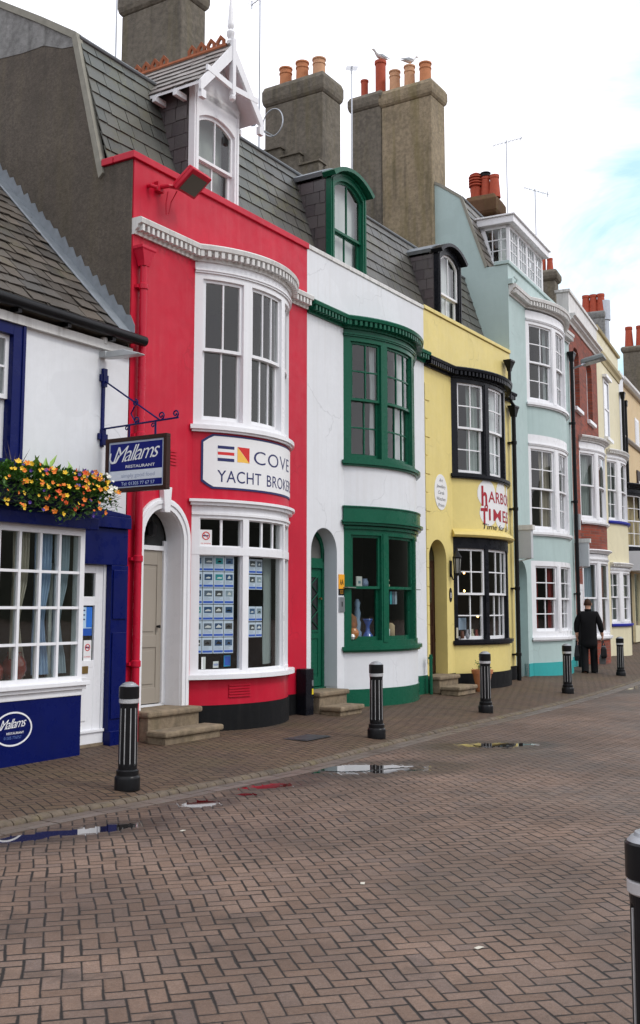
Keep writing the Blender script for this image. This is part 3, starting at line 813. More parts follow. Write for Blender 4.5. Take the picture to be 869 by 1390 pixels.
# gabled dormer
x0, x1, y0 = 1.29, 2.30, .25
zb, zs, za = 6.95, 8.50, 9.33
d = MB(); w_ = .10
out = seg(x0, x1, zb, 8.50, .10); inn = seg(x0 + w_, x1 - w_, zb + .1, 8.20, .12)
d.ring(out, inn, lambda x, z, k: (x, k, z), y0, y0 + .1)
d.box(x0, x1, y0, y0 + .1, 8.5, 8.62)
d.prism([(x0 - .05, 8.62), (x1 + .05, 8.62), ((x0 + x1) / 2, 9.25)], lambda x, z, k: (x, k, z), y0 + .02, y0 + .1)
d.box(x0 + .03, x0 + .06, y0 - .015, y0, zb, 8.5); d.box(x1 - .06, x1 - .03, y0 - .015, y0, zb, 8.5)
dr = d.build('dormer', M_WHITE, hR, smooth=30)
for sx, n in ((x0, -1), (x1, 1)):
    ch = MB().box(min(sx, sx - n * .05), max(sx, sx - n * .05), y0 + .1, 1.25, zb, 8.62)
    if n < 0: slates(ch, (sx - .002, 1.25, zb), (0, -1, 0), (0, 0, 1), .89, 1.6, .25, .2, seedv=7, thick=.006)
    ch.build('dormer_cheek', M_SLATEP, dr)
cx_ = (x0 + x1) / 2; ov = .19; ze = 8.52; yf = y0 - .24; yb_ = 2.1
rf = MB()
for n in (-1, 1):
    ex = cx_ + n * (.505 + ov); sl = Vector((cx_ - ex, 0, za - ze))
    rf.hexa([(ex, yf, ze), (ex, yb_, ze), (cx_, yb_, za), (cx_, yf, za)], [(ex, yf, ze - .04), (ex, yb_, ze - .04), (cx_, yb_, za - .05), (cx_, yf, za - .05)])
rfo = rf.build('dormer_roof', M_WHITE, dr)
ts = MB()
exl = cx_ - .505 - ov
slates(ts, (exl, yb_, ze + .005), (0, -1, 0), (cx_ - exl, 0, za - ze), yb_ - yf, math.hypot(cx_ - exl, za - ze), .22, .17, seedv=21)
exr = cx_ + .505 + ov
slates(ts, (exr, yf, ze + .005), (0, 1, 0), (cx_ - exr, 0, za - ze), yb_ - yf, math.hypot(exr - cx_, za - ze), .22, .17, seedv=22)
ts.build('slates', M_SLATEL, dr)
# bargeboards with cut centre, collar and king post
bb = MB()
for n in (-1, 1):
    ex = cx_ + n * (.505 + ov + .02)
    a = Vector((ex, 0, ze - .07)); b = Vector((cx_, 0, za + .0)); 
    bb.hexa([(ex, yf - .03, ze - .17), (ex, yf - .03, ze - .0), (cx_, yf - .03, za + .02), (cx_, yf - .03, za - .20)], [(ex, yf + .01, ze - .17), (ex, yf + .01, ze - .0), (cx_, yf + .01, za + .02), (cx_, yf + .01, za - .20)])
    # scalloped infill
    pts = [(cx_ + n * .03, 9.18), (cx_ + n * .10, 9.10), (cx_ + n * .12, 8.98), (cx_ + n * .20, 9.00), (cx_ + n * .22, 8.88), (cx_ + n * .33, 8.86), (cx_ + n * .42, 8.74), (cx_ + n * .55, 8.66), (cx_ + n * .2, 9.10)]
    bb.prism(pts, lambda x, z, k: (x, k, z), yf - .02, yf)
    bb.hexa([(cx_ + n * .02, yf - .035, 8.66), (cx_ + n * .02, yf - .035, 8.74), (cx_ + n * .58, yf - .035, 8.79), (cx_ + n * .58, yf - .035, 8.71)], [(cx_ + n * .02, yf + .0, 8.66), (cx_ + n * .02, yf + .0, 8.74), (cx_ + n * .58, yf + .0, 8.79), (cx_ + n * .58, yf + .0, 8.71)])
    bb.box(min(ex, ex - n * .1), max(ex, ex - n * .1), yf - .04, yf + .02, ze - .24, ze - .13)
bb.box(cx_ - .035, cx_ + .035, yf - .045, yf + .02, 8.60, 9.42)
bb.lathe([(0.01, 0), (.045, .03), (.05, .07), (.03, .11)], (cx_, yf - .01, 8.5), 10)
bb.build('bargeboard', M_WHITE, dr)
MB().lathe([(.05, 0), (.06, .04), (.03, .08), (.055, .13), (.06, .18), (.03, .22), (.05, .27), (.045, .3), (.005, .85)], (cx_, yf + .03, za + .02), 10).build('finial', M_WHITE, dr, smooth=40)
rt = MB(); rt.tube([(cx_, yf + .08, za + .01), (cx_, yb_, za + .01)], .05, 8)
for k in range(10):
    y = yf + .20 + k * .17 + (.35 if k > 3 else 0)
    if y > yb_ - .1: break
    rt.ring([(y - .07, za + .05), (y - .075, za + .13), (y, za + .21), (y + .075, za + .13), (y + .07, za + .05)], [(y - .03, za + .07), (y - .03, za + .11), (y, za + .15), (y + .03, za + .11), (y + .03, za + .07)], lambda p, q, k_: (k_, p, q), cx_ - .015, cx_ + .015)
rt.build('ridge_tiles', M_TERRAR if False else simple('orange ridge tile', (.30, .095, .042), .9, var=.5), dr)
for n in (-1, 1):
    for k in range(3): MB().box(cx_ + n * .52 - (.0 if n > 0 else .22), cx_ + n * .52 + (.22 if n > 0 else 0), .38 + k * .36, .44 + k * .36, 8.40, 8.48).build('rafter_end', M_WHITE, dr)
a, b = x0 + w_, x1 - w_; zc = 7.62; mid = (a + b) / 2; yy = y0 + .04; s = MB()
s.ring(seg(a, b, zc, 8.2, .12), seg(a + .045, b - .045, zc + .04, 8.16, .11), lambda x, z, k: (x, k, z), yy, yy + .04)
s.box(mid - .011, mid + .011, yy + .004, yy + .036, zc + .04, 8.27)
s.box(a, a + .05, yy + .045, yy + .085, zb + .1, zc + .03); s.box(b - .05, b, yy + .045, yy + .085, zb + .1, zc + .03)
s.box(a + .05, b - .05, yy + .045, yy + .085, zb + .1, zb + .17); s.box(a + .05, b - .05, yy + .045, yy + .085, zc - .012, zc + .03)
s.box(mid - .011, mid + .011, yy + .05, yy + .08, zb + .17, zc - .012)
s.build('sash', M_WHITE, dr)
MB().add([(a, yy + .02, zc), (b, yy + .02, zc), (b, yy + .02, 8.2), (a, yy + .02, 8.2), (a + .1, yy + .02, 8.28), (b - .1, yy + .02, 8.28), (a, yy + .065, zb + .1), (b, yy + .065, zb + .1), (b, yy + .065, zc), (a, yy + .065, zc)], [(0, 1, 2, 3), (3, 2, 5, 4), (6, 7, 8, 9)]).build('pane', GLASS, dr)
MB().box(a, b, y0 + .24, y0 + .26, zb + .1, 8.4).build('blind', simple('grey roller blind', (.33, .34, .33), .9), dr)

# ================================================================== WHITE HOUSE (green trim)
FW = Frame(RP, 32, 3.71)
hW = at('terraced_house', FW, 'white terraced house with dark green bow windows and green door', 'house', 'bow-fronted houses of the terrace')
AW = Arc(2.26, 1.20, .42); x1 = 3.91
terrace_wall(hW, 0, x1, AW, 5.98, 6.98, M_WHITEWALL, door=(.11, .86, 2.41, .37))
bow_wall(hW, AW, [(.345, .93), (3.14, 3.80)], M_WHITEWALL)
bow_wall(hW, AW, [(-.1, .344)], M_GREEN, 'plinth', -.18, .022)
for a, b, c in ((.87, 1.07, .35), (3.45, x1, .42)): MB().box(a, b, -.014, .1, -.1, c).build('plinth', M_GREEN, hW)
coping(hW, .012, x1, 7.05, M_OFFWHITE, th=.07, pr=.02)
body(hW, .0, x1, M_STACK)
mansard(hW, .0, x1, M_SLATE, 31)
bay_storey(hW, AW, 3.87, 3.93, 5.79, 5.98, [(-34.8, -17.2, 2), (-13, 13, 3), (17.2, 34.8, 2)], M_GREEN, M_GREEN, ny=2)
room(hW, 1.1, 3.4, 3.85, 5.95, M_ROOM)
cornice(hW, AW, -.0, x1, 6.17, M_GREEN, hgt=.19, proj=.15)
f = bay_storey(hW, AW, .99, 1.08, 2.71, 2.88, [(-35, -17.8, 1), (-13, 13, 1), (17.8, 35, 1)], M_GREEN, M_GREEN, ny=1, head=False)
hd = MB(); L = AW.L
hd.slab(AW, -L - .0, L + .0, -.02, .03, 2.80, 2.84); hd.slab(AW, -L - .03, L + .03, -.02, .075, 2.86, 2.90); hd.slab(AW, -L - .05, L + .05, -.02, .11, 2.90, 2.935)
hd.slab(AW, -L - .02, L + .02, -.02, .06, 2.935, 3.135); hd.slab(AW, -L - .03, L + .03, -.02, .075, 3.135, 3.155)
hd.build('window_head', M_GREEN, f, smooth=30)
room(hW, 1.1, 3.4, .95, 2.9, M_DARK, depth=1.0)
lin = MB().ring(arch(.1101, .8599, .40, 2.41, .3699, 18), arch(.117, .853, .40, 2.41, .362, 18), fxz, .0, -.24, closed=False)
lin.build('reveal', paint('pale grey reveal paint', (.60, .63, .67), .5, .04, .3, .1, (.35, .36, .36)), hW, smooth=30)
dm = MB(); dm.box(.11, .16, .225, .275, .40, 2.42); dm.box(.80, .86, .225, .275, .40, 2.42); dm.box(.16, .80, .215, .275, 2.18, 2.27); dm.box(.11, .86, .20, .28, .34, .40)
dm.ring(arch(.11, .86, 2.27, 2.41, .37, 14), arch(.18, .79, 2.33, 2.41, .30, 14), lambda x, z, k: (x, k, z), .225, .275)
dm.build('door_frame', M_GREEN, hW)
MB().prism(arch(.15, .82, 2.29, 2.41, .33, 12), fxz, -.255, -.262).build('fanlight', simple('grey door glass', (.12, .12, .11), .1), hW)
dd = panel_door(hW, .16, .80, .41, 2.18, .25, M_GREEN, [(.55, 1.12)], glass=[(.27, .70, 1.24, 2.05)], handle=(.74, 1.72, M_BRASS))
iw = MB()
for k in range(3): iw.tube([(.29 + k * .20, .235, 1.24), (.29 + k * .20, .235, 2.05)], .008, 6)
for k in range(3):
    z = 1.28 + k * .26
    iw.tube([(.29, .235, z), (.49, .235, z + .13), (.29, .235, z + .26)], .008, 6); iw.tube([(.69, .235, z), (.49, .235, z + .13), (.69, .235, z + .26)], .008, 6)
iw.box(.26, .71, .236, .248, 1.22, 1.25); iw.box(.26, .71, .236, .248, 2.04, 2.07)
iw.build('door_grille', M_GREEN, dd)
chimney(hW, 3.66, 4.35, 2.00, 3.37, 7.5, 12.02, M_STACK, cap=.42, capo=.05, pots=[(3.98, 2.28, .125, .48, M_TERRAP, 'plain'), (3.98, 2.68, .125, .52, M_TERRA, 'plain'), (3.98, 3.08, .125, .50, M_TERRA, 'plain')])
st = MB(); st.box(3.52, 3.72, 1.35, 3.95, 8.6, 9.6)
for k, (ya, yb2, z) in enumerate(((2.9, 3.5, 10.60), (2.45, 2.9, 10.38), (2.0, 2.45, 10.12), (1.55, 2.0, 9.72))): st.box(3.52, 3.74, ya, yb2, 9.0, z); st.box(3.48, 3.78, ya - .03, yb2, z, z + .035)
st.build('party_wall', M_STACK, hW)
arched_dormer(hW, 1.11, 2.27, 6.95, 8.78, .22, M_GREEN, M_GREEN, M_CURT)
MB().tube([(3.80, -.12, .78), (3.80, -.12, .1)], .03, 8).box(3.74, 3.86, -.13, -.1, .70, .74).build('waste_pipe', M_GREEN, hW)
steps(FW, 'doorstep', 'two low worn stone steps at the green door of the white house', [(.02, .86, -.23, .22, .04, .38), (.0, .68, .22, .58, .04, .19)])

# ================================================================== YELLOW HOUSE
FY = Frame(RP, 32, 7.62)
hY = at('terraced_house', FY, 'yellow terraced house with black framed bow windows and black cornice', 'house', 'bow-fronted houses of the terrace')
AY = Arc(2.38, 1.25, .42); x1 = 4.13
terrace_wall(hY, 0, x1, AY, 5.98, 6.99, M_YEL, door=(.10, .84, 2.45, .37))
bow_wall(hY, AY, [(.385, .96), (3.0, 4.04)], M_YEL)
bow_wall(hY, AY, [(-.1, .384)], M_PLINTH, 'plinth', -.18, .02)
for a, b in ((.86, 1.14), (3.62, x1), (0, .10)): MB().box(a, b, -.012, .1, -.1, .40).build('plinth', M_PLINTH, hY)
q = MB()
for k in range(15): # quoin blocks up the party edge
    z = .62 + k * .335; wq = .10 if k % 2 else .19
    q.prism([(0.002, z), (wq if z > 2.9 else min(wq, .092), z), (wq if z > 2.9 else min(wq, .092), z + .32), (0.002, z + .32)], fxz, .016, 0)
q.build('quoins', M_YEL, hY, bevel=.006)
coping(hY, .0, x1, 7.07, M_YEL, th=.07, pr=.03)
body(hY, .0, x1, M_STACKY)
mansard(hY, .0, x1, M_SLATE, 51)
bay_storey(hY, AY, 4.09, 4.12, 5.85, 5.98, [(-33.4, -14.6, 2), (-10, 10, 2), (14.6, 33.4, 2)], M_BLACK, M_WHITE, ny=2)
room(hY, 1.2, 3.6, 4.0, 5.95, M_ROOM)
cornice(hY, AY, .0, x1, 6.12, M_BLACK, hgt=.19, proj=.15)
f = bay_storey(hY, AY, .985, 1.0, 2.69, 2.90, [(-34.8, -15.6, 2), (-12.8, 12.8, 3), (15.6, 34.8, 2)], M_BLACK, M_WHITE, ny=2, head=False)
hd = MB(); L = AY.L
hd.profile(AY, -L - .03, L + .03, [(-.02, 2.9), (.10, 2.9), (.13, 2.94), (.11, 2.98), (.04, 3.04), (-.02, 3.06)])
hd.build('window_head', M_YELCAP, f, smooth=40)
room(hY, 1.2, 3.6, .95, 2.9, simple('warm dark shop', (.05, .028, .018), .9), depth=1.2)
lin = MB().ring(arch(.1001, .8399, .40, 2.45, .3699, 18), arch(.107, .833, .40, 2.45, .362, 18), fxz, .0, -.24, closed=False)
lin.build('reveal', M_YEL, hY, smooth=30)
panel_door(hY, .11, .83, .41, 2.45, .25, M_WOOD, [(.55, 1.1), (1.25, 1.55)], glass=[(.24, .70, 1.68, 2.3)], handle=(.3, 1.45, M_METAL))
MB().prism(arch(.10, .84, 2.44, 2.45, .37, 12), fxz, -.252, -.262).build('fanlight', M_DARKGLASS, hY)
MB().box(.05, .9, .31, .4, .3, 2.9).build('hall_lining', M_DARK, hY)
chimney(hY, 3.88, 4.60, 1.66, 2.94, 7.5, 13.6, M_STACKY, cap=.40, capo=.06, pots=[(4.14, 1.92, .135, .56, M_TERRA, 'plain'), (4.14, 2.33, .125, .60, M_TERRAP, 'plain'), (4.14, 2.72, .125, .58, M_TERRAP, 'plain')])
chimney(hY, 3.88, 4.50, 2.95, 3.78, 7.5, 13.66, M_STACK, cap=.38, capo=.06, pots=[(4.14, 3.10, .13, .88, M_TERRAR, 'slim'), (4.14, 3.54, .09, .52, M_TERRAR, 'slim')])
arched_dormer(hY, 1.19, 2.25, 6.95, 8.66, .22, M_BLACK, M_WHITE, M_CURT)
steps(FY, 'doorstep', 'pair of broad stone steps at the dark door of the yellow house', [(.02, .86, -.23, .24, .1, .40), (.0, .80, .24, .60, .08, .235)])
p = hopper_pipe(hY, 3.80, 6.70, 5.95, M_PIPEB, r=.035, o=.12)
p = hopper_pipe(hY, 3.98, 5.75, .1, M_PIPEB, r=.045, o=.12, joints=(5.0, 3.6, 1.95, .6))
MB().tube([(3.80, -.12, 5.97), (3.86, -.12, 5.9), (3.98, -.14, 5.82)], .035, 8).build('pipe_bend', M_PIPEB, hY)

# ================================================================== MINT HOUSE
hM = at('terraced_house', FM, 'tall pale mint green terraced house with three white bow windows', 'house', 'bow-fronted houses of the terrace')
AM = Arc(2.6, 1.4, .42); x1 = 5.0
terrace_wall(hM, 0, x1, AM, 8.3, 9.0, M_MINT, door=(.10, .88, 2.2, .39))
bow_wall(hM, AM, [(.40, .88), (2.62, 3.20), (5.44, 6.10)], M_MINT)
bow_wall(hM, AM, [(-.1, .399)], M_TEAL, 'plinth', -.18, .02)
for a, b in ((.88, 1.22), (3.98, x1)): MB().box(a, b, -.012, .1, -.1, .40).build('plinth', M_TEAL, hM)
coping(hM, -.04, x1, 9.08, M_MINT, th=.08, pr=.04)
body(hM, .0, x1, M_MINT, zt=8.9)
gp = [(.0, -.1), (.0, 8.99), (.46, 8.99), (.52, 9.1), (1.06, 10.72), (1.5, 11.05), (2.5, 11.62), (4.0, 10.2), (5.6, 8.9), (6.4, 8.0), (6.4, -.1)]
MB().prism(gp, lambda y, z, d: (d, y, z), -.012, -.001).build('gable_wall', M_MINT, hM)
mansard(hM, .0, x1, M_SLATEB, 71, zb=9.0, yb=.46, zm=10.67, ym=1.03, zr=11.55, yr=2.5)
MB().sweep([[(x, y + a, z + b) for x, a, b in ((-.03, -.02, .02), (.05, -.02, .02), (.05, .03, -.02), (-.03, .03, -.02))] for y, z in ((.48, 9.0), (1.04, 10.70), (1.5, 11.05), (2.5, 11.62))]).build('gable_edge', M_COPE, hM)
FLm = .95
fMa = bay_storey(hM, AM, 6.16, 6.24, 7.97, 8.28, [(-31.4, -12.8, 2), (-7.8, 7.8, 2), (12.8, 31.4, 2)], M_WHITE, M_WHITE, ny=2)
fMb = bay_storey(hM, AM, 3.26, 3.34, 5.12, 5.44, [(-32, -13.2, 2), (-8, 8, 2), (13.2, 32, 2)], M_WHITE, M_WHITE, ny=2)
fMc = bay_storey(hM, AM, .95, 1.08, 2.51, 2.62, [(-30.6, -13, 2), (-9, 9, 2), (13, 30.6, 2)], M_WHITE, M_WHITE, ny=2, head=False)
for a, b in ((6.1, 8.25), (3.22, 5.4)): room(hM, 1.25, 3.95, a, b, M_ROOM)
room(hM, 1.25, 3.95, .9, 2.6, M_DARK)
cornice(hM, AM, .02, x1 - .02, 8.56, M_OFFWHITE, hgt=.24, proj=.16)
panel_door(hM, .11, .87, .3, 2.2, .3, M_MINT, [(.45, 1.1), (1.25, 2.0)])
MB().prism(arch(.10, .88, 2.2, 2.21, .38, 12), fxz, -.305, -.315).build('fanlight', M_DARKGLASS, hM)
# wide white box dormer
bx0, bx1, by = .60, 3.25, .14
dm = MB(); zb, zt = 9.0, 10.12
for x in (bx0, bx0 + .66, bx0 + 1.32, bx0 + 1.98, bx1 - .07): dm.box(x, x + .07, by, by + .07, zb, zt)
dm.box(bx0, bx1, by, by + .07, zb - .0, zb + .06); dm.box(bx0, bx1, by, by + .07, zt - .08, zt)
for n, x in ((0, bx0), (1, bx1 - .07)):
    dm.hexa([(x, .46, zb), (x + .07, .46, zb), (x + .07, .62, zb), (x, .62, zb)], [(x, .72, zt), (x + .07, .72, zt), (x + .07, .95, zt), (x, .95, zt)])
    dm.box(x, x + .07, by + .07, .62, zb, zb + .05); dm.box(x, x + .07, by + .07, .9, zt - .07, zt)
bd = dm.build('dormer', M_WHITE, hM)
MB().box(bx0 - .12, bx1 + .12, by - .14, 1.6, zt, zt + .16).box(bx0 - .16, bx1 + .16, by - .18, 1.6, zt + .16, zt + .20).build('dormer_roof', M_WHITE, bd, bevel=.01)
s = MB(); g = MB()
for k in range(4):
    a = bx0 + .07 + k * .66; b = a + .59 if k < 3 else bx1 - .07
    s.box(a, a + .03, by + .01, by + .05, zb + .06, zt - .08); s.box(b - .03, b, by + .01, by + .05, zb + .06, zt - .08)
    for i in (1, 2): s.box(a + (b - a) * i / 3 - .01, a + (b - a) * i / 3 + .01, by + .015, by + .045, zb + .06, zt - .08)
    for i in range(1, 4): z = zb + .06 + (zt - zb - .14) * i / 4; s.box(a + .03, b - .03, by + .018, by + .042, z - .01, z + .01)
for i in (1, 2, 3): z = zb + .05 + (zt - zb - .12) * i / 4; s.box(bx0 + .02, bx0 + .05, by + .07, .5 + .07 * i, z - .01, z + .01)
for y in (.34, .54): s.box(bx0 + .02, bx0 + .05, y - .01, y + .01, zb + .05 if y < .5 else zb + .3, zt - .07)
s.build('sash', M_WHITE, bd)
g.add([(bx0, by + .03, zb), (bx1, by + .03, zb), (bx1, by + .03, zt), (bx0, by + .03, zt), (bx0 + .03, by, zb), (bx0 + .03, .62, zb), (bx0 + .03, .95, zt), (bx0 + .03, by, zt)], [(0, 1, 2, 3), (4, 5, 6, 7)]).build('pane', GLASS, bd)
MB().box(bx0 + .12, bx1 - .12, .42, .44, zb, zt).build('blind', M_CURT, bd)
cm = chimney(hM, 4.95, 5.6, 1.92, 2.62, 9.5, 12.72, paint('mossy brick stack', (.11, .06, .035), .9, .3, .8, .6, (.12, .11, .03)), cap=.62, capo=.12, pots=[(5.25, 2.50, .155, .80, M_TERRAR, 'ribbed'), (5.25, 2.22, .12, .66, M_TERRAR, 'taper'), (5.25, 1.97, .135, .64, M_TERRAR, 'taper')])
hood(cm, 5.25, 2.22, 12.72 + .62, .13, M_IRON)
hopper_pipe(hM, 4.86, 8.0, .1, M_PIPEB, r=.045, o=.10, joints=(6.2, 4.2, 1.9, .6))
MB().tube([(.55, -.02, 8.75), (.3, -.10, 8.72), (.05, -.12, 8.70)], .02, 6).box(-.02, .1, -.1, -.0, 8.55, 8.66).build('overflow_pipe', M_MINT, hM)

# ================================================================== BRICK HOUSE
hB = at('terraced_house', FB, 'red brick terraced house with white parapet and arched upper windows', 'house', 'bow-fronted houses of the terrace')
AB = Arc(2.3, 1.3, .42); x1 = 4.20
wl = MB(); xa, xb = AB.sc - AB.hw, AB.sc + AB.hw
wl.box(0, xa, 0, .25, -.1, 6.1); wl.box(xb, x1, 0, .25, -.1, 6.1)
# upper storey with two arched openings, split into strips
def strip(mb, x0, x1, z0, z1, openings):
    x = x0
    for (a, b, zb_, zs_, rise) in openings:
        mb.box(x, a, 0, .25, z0, z1)
        mb.box(a, b, 0, .25, z0, zb_)
        pts = arch(a, b, z1, zs_, rise, 10)
        pts = [(a, z1)] + arch(a, b, zs_, zs_, rise, 10)[1:-1] + [(b, z1)]
        mb.prism(pts, fxz, 0, -.25)
        x = b
    mb.box(x, x1, 0, .25, z0, z1)
strip(wl, 0, x1, 6.1, 9.0, [(.55, 1.35, 6.80, 8.25, .2), (2.45, 3.30, 6.76, 8.25, .2)])
wl.build('wall', M_BRICK, hB)
bow_wall(hB, AB, [(-.1, .86), (3.10, 3.86)], M_BRICK)
for (a, b, z0) in ((.55, 1.35, 6.80), (2.45, 3.30, 6.76)):
    f = MB().ring(arch(a, b, z0, 8.25, .2, 10), arch(a + .07, b - .07, z0 + .07, 8.22, .18, 10), lambda x, z, k: (x, k, z), .13, .20)
    f.box(a + .07, b - .07, .14, .19, 7.5, 7.56); f.box((a + b) / 2 - .012, (a + b) / 2 + .012, .15, .18, z0 + .07, 8.3)
    fo = f.build('window', M_WHITE, hB)
    MB().box(a - .08, b + .08, -.09, .13, z0 - .1, z0).build('sill', M_WHITE, fo, bevel=.01)
    MB().box(a + .05, b - .05, .17, .173, z0 + .05, 8.3).build('pane', GLASS, fo); MB().box(a, b, .3, .32, z0, 8.45).build('blind', M_CURT, fo)
MB().box(-.02, x1 + .02, -.03, .28, 9.16, 9.72).box(-.06, x1 + .04, -.07, .32, 9.72, 9.79).build('parapet', M_OFFWHITE, hB)
MB().profile(FLAT, -.02, x1 + .04, [(-.2, 8.9), (.03, 8.9), (.05, 8.96), (.12, 9.02), (.13, 9.06), (.19, 9.10), (.19, 9.15), (-.2, 9.16)]).build('cornice', M_OFFWHITE, hB)
body(hB, 0, x1, M_RENDER, zt=9.0)
MB().prism([(.4, 9.0), (3.3, 10.6), (6.3, 9.0)], lambda y, z, d: (d, y, z), .05, x1 - .05).build('roof', M_SLATE, hB)
f = bay_storey(hB, AB, 3.86, 3.95, 5.66, 5.95, [(-35.2, -19.5, 1), (-13.5, 13.5, 1), (19.5, 35.2, 1)], M_WHITE, M_WHITE, ny=1)
cornice(hB, AB, None, None, 6.12, M_OFFWHITE, hgt=.16, proj=.13, dent=False)
f = bay_storey(hB, AB, .86, .94, 2.76, 3.00, [(-35, -20, 1), (-14.5, 14.5, 1), (20, 35, 1)], M_WHITE, M_WHITE, ny=1)
cornice(hB, AB, None, None, 3.12, M_WHITE, hgt=.10, proj=.12, dent=False, name='shop_cornice')
for a, b in ((.86, 2.95), (3.86, 5.9)): room(hB, 1.1, 3.5, a, b, M_ROOMW)
panel_door(hB, .12, .86, .2, 2.2, -.02, M_WHITE, [(.35, 1.0), (1.15, 2.05)])
chimney(hB, 4.0, 4.5, 1.10, 1.62, 9.0, 11.68, M_STACK, cap=.35, pots=[(4.2, 1.52, .12, .62, M_TERRAR, 'slim'), (4.2, 1.28, .09, .42, M_TERRAR, 'taper')])

# ================================================================== CREAM HOUSE
hC = at('terraced_house', FC, 'narrow cream terraced house with white dentilled bows and blue sills', 'house', 'bow-fronted houses of the terrace')
AC = Arc(2.6, 1.3, .35); x1 = 4.28
wl = MB(); xa, xb = AC.sc - AC.hw, AC.sc + AC.hw
wl.box(0, xa, 0, .25, -.1, 6.2); wl.box(xb, x1, 0, .25, -.1, 6.2); wl.box(0, x1, 0, .25, 6.2, 9.8)
wl.build('wall', M_CREAM, hC)
bow_wall(hC, AC, [(-.1, 1.05), (2.93, 4.16)], M_CREAM)
MB().profile(FLAT, 0, x1 + .03, [(-.2, 8.95), (.03, 8.95), (.05, 9.05), (.10, 9.12), (.11, 9.22), (-.2, 9.23)]).profile(FLAT, 0, x1 + .05, [(-.25, 9.8), (.06, 9.8), (.08, 9.86), (.06, 9.9), (-.25, 9.9)]).build('cornice', paint('dirty cream stone', (.45, .38, .22), .7, .1, .5), hC)
body(hC, 0, x1, M_RENDER, zt=9.7)
MB().prism([(.4, 9.7), (3.3, 11.0), (6.3, 9.7)], lambda y, z, d: (d, y, z), .05, x1 - .05).build('roof', M_SLATE, hC)
wn = MB(); a, b, z0, z1_ = 1.0, 1.95, 6.72, 8.5
wn.box(a, a + .08, -.03, .05, z0, z1_); wn.box(b - .08, b, -.03, .05, z0, z1_); wn.box(a + .08, b - .08, -.03, .05, z1_ - .08, z1_); wn.box(a + .08, b - .08, -.03, .05, z0, z0 + .08); wn.box(a + .08, b - .08, -.025, .04, 7.58, 7.64)
wn.box(a - .05, b + .05, -.13, 0, z1_ + .02, z1_ + .11); wn.box(a - .05, b + .05, -.13, 0, z0 - .12, z0 - .02)
w_ = wn.build('window', M_WHITE, hC); MB().box(a + .05, b - .05, -.006, -.003, z0, z1_).build('pane', simple('grey window glass', (.28, .31, .34), .08, coat=.5), w_)
bay_storey(hC, AC, 4.20, 4.25, 6.02, 6.25, [(-31.5, -18.5, 2), (-12, 12, 2), (18.5, 29.5, 2)], M_WHITE, M_WHITE, ny=2, sill_mat=M_BLUEBAND)
cornice(hC, AC, None, None, 6.38, M_OFFWHITE, hgt=.16, proj=.12)
bay_storey(hC, AC, 1.13, 1.2, 2.64, 2.80, [(-33, -20.5, 2), (-14, 14, 2), (18.5, 29.5, 2)], M_WHITE, M_WHITE, ny=2, sill_mat=M_BLUEBAND)
cornice(hC, AC, None, None, 2.95, M_OFFWHITE, hgt=.14, proj=.12, name='shop_cornice')
for a, b in ((1.1, 2.8), (4.2, 6.1)): room(hC, 1.35, 3.85, a, b, M_ROOM)
chimney(hC, 4.65, 5.25, .45, 1.18, 9.0, 11.6, M_RENDERG, cap=.25, capo=.03, pots=[(4.9, .58, .13, .66, M_TERRAR, 'taper'), (4.9, .83, .13, .66, M_TERRAR, 'taper'), (4.9, 1.08, .13, .66, M_TERRAR, 'taper')])

# narrow white house with black window, and the ochre building at the end of the row
FS = Frame((8.1216, 30.7307), 24, 4.30)
hS = at('terraced_house', FS, 'thin white house with a tall black window beside the ochre building', 'house')
MB().box(0, 1.0, 0, .3, -.1, 9.3).box(-.02, 1.02, -.05, .35, 9.3, 9.4).build('wall', M_WHITEWALL, hS)
MB().box(0, 1.0, .3, 5, -.1, 9.2).build('outer_wall', M_RENDERG, hS)
w_ = MB().box(.45, .85, -.02, .0, 6.6, 8.2).build('window', M_BLACK, hS); MB().box(.52, .78, -.025, -.021, 6.7, 8.1).build('pane', GLASS, w_)
hopper_pipe(hS, .08, 8.6, 6.4, M_PIPEB, r=.05, o=.1)
MB().box(.02, .98, -.012, 0, .1, 2.9).build('door', M_BLACK, hS)
free(MB().lathe([(.12, 0), (.12, 1.5), (.17, 1.52), (.17, 2.2), (.12, 2.2)], (4.95, .45, 9.8), 14).build('flue', M_METAL), FC, 'tall round metal flue rising beside the chimney with three pots', 'flue')

hO = at('corner_building', FD, 'ochre rendered building with black framed bow window at the end of the row', 'building')
zt = 10.1
MB().box(0, 16, 0, .3, -.1, zt).build('wall', M_OCHRE, hO)
MB().box(0, 16, .3, 8, -.1, zt - .1).build('outer_wall', M_OCHRE, hO)
MB().profile(FLAT, -.05, 16, [(-.1, 7.82), (.06, 7.82), (.12, 7.9), (.12, 7.95), (-.1, 7.96)]).build('string_course', simple('grey stone band', (.35, .32, .28), .8), hO)
MB().profile(FLAT, -.1, 16, [(-.1, 9.95), (.12, 9.95), (.2, 10.05), (.2, 10.15), (-.1, 10.16)]).build('gutter', M_OFFWHITE, hO)
MB().prism([(.0, 10.12), (4, 12.6), (8, 10.1)], lambda y, z, d: (d, y, z), .2, 16).build('roof', M_SLATEB, hO)
MB().prism([(.5, 10.0), (.5, 10.6), (2.2, 12.4), (3.2, 13.1), (5.2, 12.8), (7, 11.0), (7, 10)], lambda y, z, d: (d, y, z), 4.0, 4.35).build('gable_wall', M_RENDERG, hO)
for k, (x, z) in enumerate(((3.0, 7.98), (9, 7.98))):
    w_ = MB().box(x, x + .9, -.03, .02, z + .02, 9.1).build('window', M_WHITE, hO); MB().box(x + .08, x + .82, -.034, -.031, z + .1, 9.0).build('pane', M_DARKGLASS, w_)
AO = Arc(1.9, 1.75, .55)
